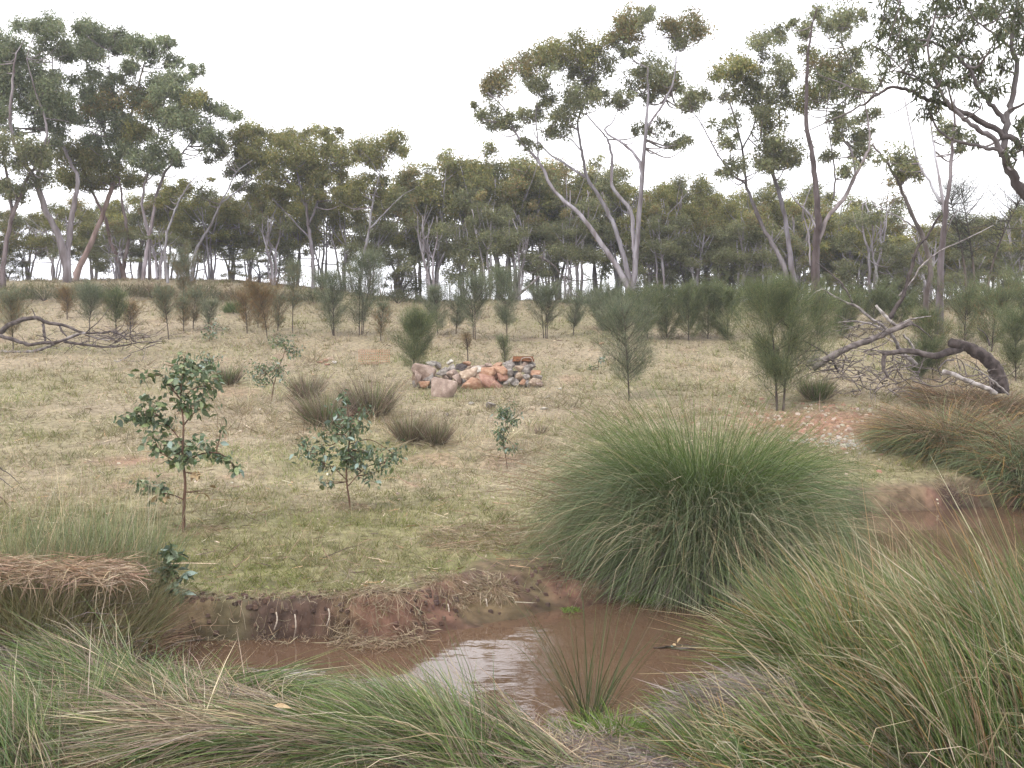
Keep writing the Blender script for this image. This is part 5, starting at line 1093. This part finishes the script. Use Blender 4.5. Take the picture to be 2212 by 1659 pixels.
sapling('broad leaved blue seedling beside the thatched clump', 378, 1300, [(376, 1270), (370, 1240), (366, 1200), (366, 1178)], 0.006, [],
        [(355, 1195, 12, 5), (390, 1196, 14, 6), (368, 1185, 8, 8), (378, 1222, 20, 10), (352, 1240, 10, 14), (362, 1225, 12, 12), (404, 1246, 12, 8), (385, 1262, 18, 10), (350, 1268, 14, 10), (396, 1282, 16, 8)], 34, 0.07, 0.11, ('leaf_blue', 'leaf_pale'), (3, 3), hang=0.1, tw=0.003)
sapling('pale gum seedling behind the crown of the leafy sapling', 440, 830, [(443, 800), (446, 780), (448, 762)], 0.008, [], [(440, 775, 16, 14), (462, 785, 14, 14), (450, 800, 16, 14)], 50, 0.06, 0.09, ('leaf_pale', 'leaf_blue'), (3, 1))
sapling('faint gum seedling left of the fan shaped sheoak', 1292, 800, [(1292, 785), (1294, 770)], 0.006, [], [(1285, 788, 14, 10), (1300, 775, 12, 10)], 30, 0.05, 0.08, ('leaf_pale', 'leaf_blue'), (3, 1))

# ------------------------------------------------------------------ stones
import bmesh
def rock_mesh(seed, flat=1.0, npt=15):
    r_ = np.random.default_rng(seed); bm = bmesh.new()
    q = r_.normal(size=(npt, 3)); q /= np.linalg.norm(q, axis=1)[:, None]; q *= r_.uniform(0.8, 1.06, (npt, 1)); q[:, 2] *= flat
    for v in q: bm.verts.new(v * 0.5)
    bmesh.ops.convex_hull(bm, input=bm.verts)
    bmesh.ops.delete(bm, geom=[v for v in bm.verts if not v.link_faces], context='VERTS')
    bmesh.ops.bevel(bm, geom=bm.edges[:], offset=0.035, segments=1, profile=0.6, affect='EDGES')
    me = bpy.data.meshes.new('stone'); bm.to_mesh(me); bm.free(); return me
RK = {}
def rock(kind, i):
    if (kind, i) not in RK: me = rock_mesh(900 + i, 0.95, 11); me.materials.append(M[kind]); RK[(kind, i)] = me
    return RK[(kind, i)]
ks, sx, sy = 0.18, 840.6, 725.5
STN = [(400, 450, 240, 270, 'pink', 0.25), (490, 330, 110, 60, 'pale', 0.55), (480, 500, 140, 170, 'grey', 0.2), (330, 500, 120, 170, 'pink', 0.1), (420, 560, 110, 120, 'orange', 0.05), (730, 310, 95, 70, 'pale', 0.35), (640, 430, 140, 90, 'grey', 0.15), (760, 385, 115, 110, 'grey', 0.2), (870, 370, 160, 95, 'dark', 0.45), (930, 330, 95, 65, 'orange', 0.5),
       (760, 450, 150, 110, 'pink', 0.1), (815, 520, 100, 140, 'pink', 0.0), (690, 520, 150, 150, 'pink', 0.2), (960, 435, 190, 140, 'tan', 0.05), (1050, 400, 130, 95, 'pale', 0.1), (1160, 430, 190, 125, 'orange', 0.08), (1205, 348, 110, 45, 'pink', 0.3), (1300, 345, 150, 75, 'orange', 0.3), (1320, 430, 170, 150, 'orange', 0.12), (1000, 575, 230, 130, 'orange', -0.06),
       (935, 505, 120, 80, 'tan', 0.0), (1150, 565, 180, 180, 'red', -0.03), (1285, 575, 170, 170, 'red', -0.02), (1060, 500, 130, 90, 'tan', 0.03), (1440, 360, 120, 85, 'grey', 0.2), (1450, 430, 120, 100, 'grey', 0.1), (1430, 535, 150, 140, 'grey', 0.0), (1560, 390, 90, 85, 'tan', 0.12), (1620, 345, 95, 75, 'pink', 0.2), (1650, 400, 110, 125, 'grey', 0.1),
       (1715, 355, 90, 80, 'grey', 0.22), (1570, 470, 115, 105, 'tan', 0.05), (1510, 555, 110, 100, 'grey', -0.02), (1600, 555, 95, 80, 'orange', -0.02), (1650, 490, 90, 95, 'grey', 0.04), (1750, 445, 125, 95, 'orange', 0.08), (1775, 495, 105, 70, 'grey', 0.04), (1735, 545, 120, 95, 'tan', 0.0), (1790, 575, 105, 70, 'pink', 0.0), (1660, 570, 90, 80, 'grey', 0.0), (1540, 330, 100, 70, 'grey', 0.3), (1370, 480, 110, 120, 'red', 0.05), (1220, 490, 190, 170, 'red', 0.22), (1100, 480, 170, 150, 'tan', 0.25), (1590, 325, 130, 70, 'grey', 0.35), (1680, 325, 110, 70, 'tan', 0.38), (1500, 320, 110, 70, 'grey', 0.4),
       # far side of the ring
       (560, 345, 150, 90, 'grey', 1.0), (900, 380, 190, 110, 'tan', 1.2), (1100, 370, 190, 100, 'pink', 1.25), (1450, 320, 170, 90, 'grey', 1.0), (1250, 390, 190, 110, 'orange', 1.15)]
b0 = on_ground(1030, 840); YS = b0[1] + 0.1; ms = YS / FPX
ring = thing('stone_ring', 'low ring of stacked orange and grey stones on the slope', 'fire ring', b0)
for i, (x, y, w, h, kd, dy) in enumerate(STN):
    px, py = x * ks + sx, y * ks + sy; c = P(px, py, YS + dy)
    o = link('stone', rock(kd, i % 9), None, ring, c - np.array(b0)); f_ = U(1.35, 1.6) * (1.2 if 900 < x < 1400 and y > 400 else 1.0); o.scale = (w * ks * ms * f_, min(w, h) * ks * ms * 1.5, h * ks * ms * f_ * 0.95); o.rotation_euler = (U(-0.3, 0.3), U(-0.4, 0.4), U(-0.9, 0.9))
# rubble core that carries the upper courses
for k in range(26):
    px = U(900, 1160); z = U(0.0, 0.22); yy = YS + U(0.2, 0.45); x = (px - CX) / FPX * yy
    o = link('stone', rock(random.choice(['grey', 'tan', 'pink']), k % 9), None, ring, np.array([x, yy, gz(x, yy) + z]) - np.array(b0)); s = U(0.18, 0.3); o.scale = (s * 1.2, s, s); o.rotation_euler = (U(0, 3), U(0, 3), U(0, 3))
def loose(px, py, w, h, kind, label, i=0, name='boulder', group=None, cat='stone'):
    b = on_ground(px, py); m = b[1] / FPX; o = link(name, rock(kind, i), None, None, (b[0], b[1], b[2] + h * m * 0.42)); o.scale = (w * m * 1.3, w * m * 1.1, h * m * 1.35); o.rotation_euler = (U(-0.2, 0.2), U(-0.3, 0.3), U(0, 6)); return tag(o, label, cat, group)
o = loose(960, 856, 54, 48, 'pink', 'large angular pink grey boulder before the stone ring', 4); o.rotation_euler = (0.1, 0.15, 0.6); o.scale[2] *= 1.5; o.location[2] += 0.02
loose(1060, 880, 28, 16, 'grey', 'lichen spotted grey rock below the stone ring', 4)
loose(1176, 885, 18, 6, 'pale', 'flat white stone right below the stone ring', 1)
loose(1018, 874, 15, 6, 'pale', 'flat pale stone between the boulder and the lichen rock', 3)
loose(966, 898, 12, 7, 'grey', 'small grey stone below the large boulder', 5)
loose(1102, 868, 10, 6, 'tan', 'little tan stone below the middle of the ring', 6)
loose(1210, 842, 10, 6, 'pale', 'little pale stone right of the ring', 7)
loose(1180, 860, 10, 6, 'pale', 'little pale stone below the right end of the ring', 8)
loose(1300, 745, 14, 7, 'orange', 'orange stone left of the fan shaped sheoak', 0)
for i, (x, y, w, h, kd) in enumerate([(690, 783, 18, 10, 'red'), (702, 779, 18, 12, 'orange'), (714, 776, 20, 12, 'tan'), (722, 783, 18, 10, 'pale'), (708, 786, 18, 8, 'red')]):
    if i == 0: bb = on_ground(706, 786); pile = thing('stone_pile', 'small heap of reddish stones on the slope above the brown rushes', 'stone pile', bb)
    b = on_ground(x, y + 3); m = b[1] / FPX; o = link('stone', rock(kd, i), None, pile, np.array([b[0], b[1], b[2] + h * m * 0.3]) - np.array(bb)); o.scale = (w * m, w * m * 0.8, h * m)
# gravel on the red patch and pale chips over the slope
A = Acc(); n = 900
def chips(n, xs, ys, s0, s1, cols, wts, A, flat=0.5):
    z = gz(xs, ys); s = U(s0, s1, n); C = pal(n, cols, wts, 0.15)
    for i in range(n):
        a = U(0, 6.28); k = 5; an = a + np.linspace(0, 6.283, k, endpoint=False) + U(-0.3, 0.3, k); r = s[i] * U(0.7, 1.2, k)
        base = np.stack([xs[i] + r * np.cos(an), ys[i] + r * np.sin(an), np.full(k, z[i] - 0.01)], 1); top = np.stack([xs[i] + 0.65 * r * np.cos(an), ys[i] + 0.65 * r * np.sin(an), z[i] + s[i] * flat * U(0.7, 1.3, k)], 1)
        V = np.vstack([base, top, top.mean(0)[None] + (0, 0, s[i] * 0.1)]); j = np.arange(k); j2 = (j + 1) % k
        A.add(V, np.stack([j, j2, k + j2, k + j], 1), np.stack([k + j, k + j2, np.full(k, 2 * k)], 1), C[i])
xs, ys = G(5.0, 0.9, 650), G(16.3, 0.8, 650); chips(650, xs, ys, 0.015, 0.055, [(0.33, 0.20, 0.14), (0.42, 0.36, 0.29), (0.27, 0.16, 0.11)], [3, 2, 3], A)
link_ = tag(link('red_gravel', A.mesh('red_gravel', smooth=False), M['litter'], kind='stuff'), 'scattered red and pale gravel on the bare patch behind the tussock', 'gravel')
A = Acc(); xs, ys = G(4.95, 0.35, 150), G(15.3, 0.25, 150); chips(150, xs, ys, 0.015, 0.05, [(0.42, 0.39, 0.34), (0.34, 0.31, 0.28), (0.5, 0.46, 0.38)], [3, 2, 2], A)
tag(link('pale_gravel', A.mesh('pale_gravel', smooth=False), M['litter'], kind='stuff'), 'pale gravel spilling from the bare patch above the far pool', 'gravel')
A = Acc(); y = 1 / U(1 / 34, 1 / 10, 220); x = U(-0.52, 0.52, 220) * y; chips(220, x, y, 0.012, 0.035, [(0.55, 0.48, 0.38), (0.40, 0.30, 0.22), (0.45, 0.27, 0.18)], [3, 2, 1.2], A, 0.35)
tag(link('stone_chips', A.mesh('stone_chips', smooth=False), M['litter'], kind='stuff'), 'small pale stone chips scattered through the grass', 'gravel')
A = Acc(); xs = U(-2.4, 1.2, 420); ys = np.interp(xs, CREEK[:7, 0], CREEK[:7, 1]) + U(0.0, 0.75, 420) * np.interp(xs, [-0.7, -0.2], [0.5, 1.0]); k = gz(xs, ys) > 0.02; xs, ys = xs[k], ys[k]
chips(len(xs), xs, ys, 0.008, 0.032, [(0.10, 0.064, 0.048), (0.08, 0.052, 0.04), (0.125, 0.075, 0.056)], [3, 3, 2], A, 0.5)
tag(link('mud_clods', A.mesh('mud_clods', smooth=False), M['litter'], kind='stuff'), 'dark crumbling mud clods along the cut bank', 'soil')
# fallen leaves, bark and twigs in the grass
n = 5200; y = 1 / U(1 / 36, 1 / 7.3, n); x = U(-0.54, 0.54, n) * y; k = bil(DD, x, y) > 0.3; x, y = x[k], y[k]; n = len(x)
C = pal(n, [(0.50, 0.42, 0.30), (0.22, 0.15, 0.10), (0.36, 0.24, 0.14), (0.13, 0.095, 0.075)], [1.6, 3, 2, 2.4], 0.2)
p = arcs(np.stack([x, y, gz(x, y) + 0.025], 1), U(0, 6.28, n), np.radians(G(0, 9, n)), np.radians(G(0, 25, n)), U(0.05, 0.22, n) * np.where(U(size=n) < 0.12, 2.4, 1), 3)
A = Acc(); ribbons(A, p, np.maximum(0.007, 0.0006 * y) * U(0.6, 1.6, n), C, C, up=3); tag(link('fallen_litter', A.mesh('fallen_litter'), M['litter'], kind='stuff'), 'dead leaves bark strips and twigs lying in the grass', 'litter')

# rusty tray on the ring, old wire netting
c = P(1610 * ks + sx, 286 * ks + sy, YS + 0.35); w = 250 * ks * ms; t = thing('rusty_tray', 'rusty iron tray with a pale wire handle on top of the stone ring', 'tray', c - (0, 0, 0.03))
A = Acc()
def box(A, x0, x1, y0, y1, z0, z1):
    V = [(x, y, z) for z in (z0, z1) for y in (y0, y1) for x in (x0, x1)]; A.add(V, [(0, 2, 3, 1), (4, 5, 7, 6), (0, 1, 5, 4), (2, 6, 7, 3), (0, 4, 6, 2), (1, 3, 7, 5)])
h = 60 * ks * ms
box(A, -w / 2, w / 2, -0.2, 0.2, 0, 0.012); link('tray_floor', A.mesh('tray_floor', smooth=False), M['rust'], t)
for x0, x1, y0, y1 in [(-w / 2, w / 2, 0.19, 0.205), (-w / 2, w / 2, -0.205, -0.19), (-w / 2 - 0.012, -w / 2, -0.2, 0.2), (w / 2, w / 2 + 0.012, -0.2, 0.2)]:
    A = Acc(); box(A, x0, x1, y0, y1, 0.0 if y1 < 0 else -0.01, h if y0 > 0 else h * 0.5); link('tray_side', A.mesh('tray_side', smooth=False), M['rust'], t)
A = Acc(); q = smooth_path([(-0.05, -0.23, -0.16), (-0.045, -0.23, 0.02), (0.0, -0.23, 0.065), (0.13, -0.23, 0.07), (0.17, -0.23, 0.03), (0.17, -0.23, -0.02)], 5); tube(A, q, 0.008, 6, (1, 1, 1)); link('handle', A.mesh('handle'), M['wire'], t)
b = on_ground(808, 788); m = b[1] / FPX; w, h = 66 * m, 32 * m; t = thing('wire_netting', 'panel of rusty orange wire netting standing in the grass', 'netting', b); M['wire_rust'] = mat_noise('rusty_wire', (0.36, 0.20, 0.12), (0.48, 0.30, 0.20), 20, 0.8)
A = Acc()
for x in np.linspace(-w / 2, w / 2, 15): tube(A, smooth_path([(x, 0, 0), (x, 0.03, h * 0.5), (x, 0.02, h)], 2), 0.006, 4)
link('upright_wires', A.mesh('upright_wires'), M['wire_rust'], t); A = Acc()
for z in np.linspace(0.02, h, 7): tube(A, smooth_path([(-w / 2, 0.012, z), (0, 0.03, z + G(0, 0.01)), (w / 2, 0.012, z)], 3), 0.006, 4)
link('cross_wires', A.mesh('cross_wires'), M['wire_rust'], t)

# ------------------------------------------------------------------ fallen timber
def timber(name, label, lines, Y, cat, group=None, mat='deadwood', ox=0, oy=531, jig=0.2, twigs=(), base=None):
    """lines: (points in close-up pixels, r0, r1, colour)"""
    L_ = px_limbs([(cv(p, ox, oy), r0, r1) for p, r0, r1, _ in lines], Y, jig)
    w0 = L_[0][0]; b = w0[np.argmin(w0[:, 2])].copy(); b[2] = gz(b[0], b[1]); root = thing(name, label, cat, b, group)
    for i, ((w, r), ln) in enumerate(zip(L_, lines)):
        g_ = gz(w[:, 0], w[:, 1]); w[:, 2] = np.maximum(w[:, 2], g_ + r * 0.4)
        A = Acc(); tube(A, w + G(0, 0.2, w.shape) * np.minimum(r, 0.025)[:, None], r * 0.66 * (1 + G(0, 0.03 if r.max() > 0.09 else 0.07, len(r))), 10 if r.max() > 0.04 else 6, ln[3], 0.05 if r.max() > 0.1 else 0.1)
        link('trunk' if i == 0 else 'branch', A.mesh('trunk' if i == 0 else 'branch', b), M[mat], root)
    if twigs:
        A = Acc()
        for x0, x1, y0, y1, n, ln, col in twigs:
            for k in range(n):
                q0 = P(U(x0, x1) * K1 + ox, U(y0, y1) * K1 + oy, Y + U(-0.6, 0.6)); g0 = gz(q0[0], q0[1]); q0[2] = max(q0[2], g0 + 0.02); d = G(size=3); d[2] = abs(d[2]) * 0.4 * (1 if U() < 0.6 else -1); d /= np.linalg.norm(d); l_ = ln * U(0.5, 1.3)
                q = smooth_path([q0, q0 + d * l_ * 0.5 + G(0, 0.12 * l_, 3), q0 + d * l_ + G(0, 0.2 * l_, 3)], 3); tube(A, q, np.linspace(0.012 * U(0.5, 1.2), 0.003, len(q)), 4, np.asarray(col) * U(0.6, 1.2), cap=False)
        link('twigs', A.mesh('twigs', b), M[mat], root, kind='stuff')
    return root
DK, GYC, PL = (0.42, 0.37, 0.36), (1.0, 0.96, 0.94), (1.5, 1.46, 1.42)
Yl = on_ground(60, 762)[1]
timber('fallen_branch', 'long forked dead branch lying across the slope at the left edge', [([(-60, 520), (0, 490), (60, 440), (190, 405), (260, 430), (370, 450), (480, 490), (660, 480)], 0.10, 0.03, DK), ([(-20, 500), (80, 530), (160, 555), (250, 545), (330, 540), (440, 500)], 0.07, 0.04, DK), ([(-60, 600), (100, 600), (200, 590), (290, 560), (400, 510), (480, 490)], 0.06, 0.03, GYC), ([(360, 540), (500, 560), (600, 570), (700, 560), (800, 540), (910, 550)], 0.05, 0.012, DK),
        ([(240, 440), (250, 500), (255, 545)], 0.045, 0.035, DK), ([(330, 445), (350, 480), (375, 510)], 0.04, 0.025, DK), ([(200, 402), (190, 375), (175, 350)], 0.025, 0.01, DK), ([(480, 490), (560, 420), (630, 330)], 0.02, 0.006, DK), ([(630, 485), (680, 500), (715, 530)], 0.04, 0.03, DK), ([(480, 500), (600, 530), (700, 500)], 0.02, 0.008, GYC)], Yl, 'branch', ox=0, twigs=[(480, 900, 480, 560, 60, 0.6, (0.55, 0.48, 0.46)), (100, 500, 480, 580, 16, 0.5, DK)])
timber('fallen_stick', 'small grey forked stick lying below the long fallen branch', [([(640, 665), (690, 640), (740, 610)], 0.03, 0.015, GYC), ([(680, 640), (740, 650), (790, 650), (810, 620), (820, 570)], 0.02, 0.008, GYC)], on_ground(270, 782)[1], 'branch')
Yr = 19.0
timber('fallen_tree', 'fallen grey tree with raised trunk and bleached limbs at the right', [([(880, 690), (960, 640), (1050, 590), (1180, 540), (1300, 490), (1440, 430)], 0.10, 0.075, (0.7, 0.64, 0.62)), ([(860, 650), (950, 630), (1040, 585)], 0.03, 0.02, PL), ([(930, 240), (1050, 310), (1130, 340), (1200, 400), (1280, 450), (1340, 520), (1380, 600), (1470, 665)], 0.025, 0.06, GYC),
        ([(1240, 335), (1290, 390), (1350, 450)], 0.035, 0.045, PL), ([(1010, 435), (1060, 428), (1130, 425), (1210, 440), (1300, 480)], 0.012, 0.03, GYC), ([(940, 490), (1080, 465), (1210, 430)], 0.01, 0.02, GYC), ([(1340, 460), (1430, 415), (1550, 395)], 0.03, 0.012, GYC), ([(1390, 500), (1430, 540), (1460, 590)], 0.035, 0.03, PL), ([(830, 530), (920, 580), (990, 640), (1030, 710)], 0.02, 0.035, DK), ([(780, 570), (840, 592), (920, 588)], 0.018, 0.02, DK),
        ([(1250, 480), (1300, 520), (1340, 540)], 0.015, 0.015, PL), ([(850, 310), (900, 260), (940, 245)], 0.008, 0.014, PL), ([(900, 90), (980, 150), (1060, 230), (1110, 320)], 0.01, 0.03, DK), ([(1430, 430), (1500, 470), (1560, 530)], 0.03, 0.01, DK)], Yr, 'tree', ox=1416, jig=0.12,
        twigs=[(960, 1500, 590, 760, 70, 0.8, (0.8, 0.72, 0.7)), (1000, 1480, 720, 830, 45, 0.55, (0.8, 0.73, 0.71)), (760, 1100, 640, 700, 40, 0.4, (0.7, 0.64, 0.6)), (1000, 1300, 420, 520, 30, 0.4, (0.6, 0.55, 0.52))])
timber('arched_fallen_tree', 'thick dark arched trunk curving into the ground near the right edge', [([(1940, 830), (1930, 760), (1915, 700), (1870, 640), (1800, 595), (1740, 565), (1660, 545)], 0.22, 0.12, (0.34, 0.29, 0.27)), ([(1720, 575), (1640, 600), (1560, 620), (1420, 590), (1280, 610)], 0.11, 0.06, DK), ([(1880, 560), (1860, 500), (1810, 460)], 0.022, 0.01, DK), ([(1680, 640), (1630, 650), (1590, 690)], 0.03, 0.015, GYC), ([(1290, 610), (1280, 680), (1310, 740)], 0.06, 0.04, DK)], 17.6, 'tree', ox=1416, jig=0.1, twigs=[(1600, 1940, 700, 800, 40, 0.5, (0.7, 0.62, 0.58))])
timber('pale_log', 'smooth pale grey log lying below the arched trunk', [([(1620, 705), (1700, 735), (1780, 770), (1860, 800), (1915, 830)], 0.05, 0.065, PL)], 16.9, 'log', ox=1416, jig=0.05)
timber('dead_pole', 'thin dead stem leaning across in front of the arched trunk', [([(1740, 665), (1850, 720), (1930, 785), (1985, 835)], 0.014, 0.025, GYC)], 16.7, 'branch', ox=1416, jig=0.05)
timber('leaning_dead_stem', 'dark dead stem leaning right above the raised fallen trunk', [([(1310, 420), (1340, 370), (1390, 290), (1415, 210), (1440, 130), (1480, 0), (1530, -55), (1600, -180)], 0.075, 0.03, (0.28, 0.24, 0.23))], 21.5, 'branch', ox=1416, jig=0.05)
timber('leaning_dead_stem', 'long pale dead stem leaning right beside the dark leaning one', [([(1370, 280), (1440, 200), (1500, 110), (1600, 30), (1730, -30), (1900, -115)], 0.03, 0.012, (1.1, 1.05, 1.05))], 22.0, 'branch', ox=1416, jig=0.05)
timber('fallen_log', 'grey log leaning among trunks on the skyline left of the central gum', [([(1040, 300), (1080, 270), (1140, 220), (1190, 170)], 0.09, 0.05, (0.7, 0.66, 0.68)), ([(1190, 60), (1270, 110), (1330, 180), (1430, 200)], 0.05, 0.02, DK), ([(1330, 185), (1380, 250), (1430, 290)], 0.025, 0.01, DK), ([(1180, 215), (1260, 200), (1400, 220)], 0.02, 0.01, DK)], 37, 'log', ox=708, jig=0.1)
timber('dead_weed', 'dark dead weed stalk hanging in at the left edge of the near meadow', [([(-30, 1230), (10, 1258), (60, 1290), (110, 1340)], 0.012, 0.004, DK), ([(-20, 1290), (30, 1330), (80, 1370)], 0.01, 0.003, DK), ([(-20, 1390), (20, 1430), (70, 1480)], 0.010, 0.003, (0.6, 0.4, 0.32))], 9.6, 'weed', ox=0, oy=531, jig=0.05)

# floating raft of leaves and sticks
b = np.array(P(1466, 1405, 2.0 * FPX / (1405 - 760))); b[2] = 0.0; t = thing('floating_debris', 'small raft of sticks and pale leaves floating on the pool', 'debris', b)
for k in range(9):
    A = Acc(); a = U(-0.5, 0.5) + (3.14 if k % 2 else 0); q0 = np.array([U(-0.06, 0.06), U(-0.06, 0.06), 0.006]); d = np.array([math.cos(a), math.sin(a) * 0.6, U(-0.02, 0.12)]); q = smooth_path([q0, q0 + d * 0.05 + G(0, 0.006, 3), q0 + d * 0.11], 3); q[:, 2] = np.maximum(q[:, 2], 0.004)
    tube(A, q, 0.004, 4, (0.3, 0.27, 0.25)); link('stick', A.mesh('stick'), M['deadwood'], t)
for k in range(6):
    o = bpy.data.objects.new('leaf', LM['leaf_brown' if k else 'leaf_pale'][k % 3]); COL.objects.link(o); o.parent = t; o.location = (U(-0.09, 0.07), U(-0.04, 0.06), 0.015 + 0.02 * (k == 1)); o.scale = (0.045,) * 3; o.rotation_euler = (U(-0.4, 0.4), -1.0 if k == 1 else U(-0.3, 0.1), U(0, 6.28))
# a loose leaf on the flattened rushes, straw strips lying on the meadow
o = link('loose_leaf', LM['leaf_brown'][0].copy(), None, None, P(590, 1525, 4.4)); o.scale = (0.08, 0.08, 0.08); o.rotation_euler = (0.2, 0.1, 0.2); tag(o, 'pale leaf resting on the flattened rushes', 'bark')

# ------------------------------------------------------------------ thin haze
A = Acc(); X0, X1, Y0_, Y1_, Z0, Z1 = -3200, 3200, -100, 4400, -16, 19
A.add([(x, y, z) for z in (Z0, Z1) for y in (Y0_, Y1_) for x in (X0, X1)], [(0, 2, 3, 1), (4, 5, 7, 6), (0, 1, 5, 4), (2, 6, 7, 3), (0, 4, 6, 2), (1, 3, 7, 5)])
mh = bpy.data.materials.new('thin_haze'); mh.use_nodes = True; t = mh.node_tree; t.nodes.clear(); o = t.nodes.new('ShaderNodeOutputMaterial'); v = t.nodes.new('ShaderNodeVolumePrincipled')
v.inputs['Color'].default_value = (0.93, 0.95, 1.0, 1); v.inputs['Density'].default_value = 0.0011; v.inputs['Anisotropy'].default_value = 0.0; t.links.new(v.outputs[0], o.inputs['Volume'])
tag(link('haze', A.mesh('haze', smooth=False), mh, kind='stuff'), 'thin pale haze over the paddock and trees', 'haze')
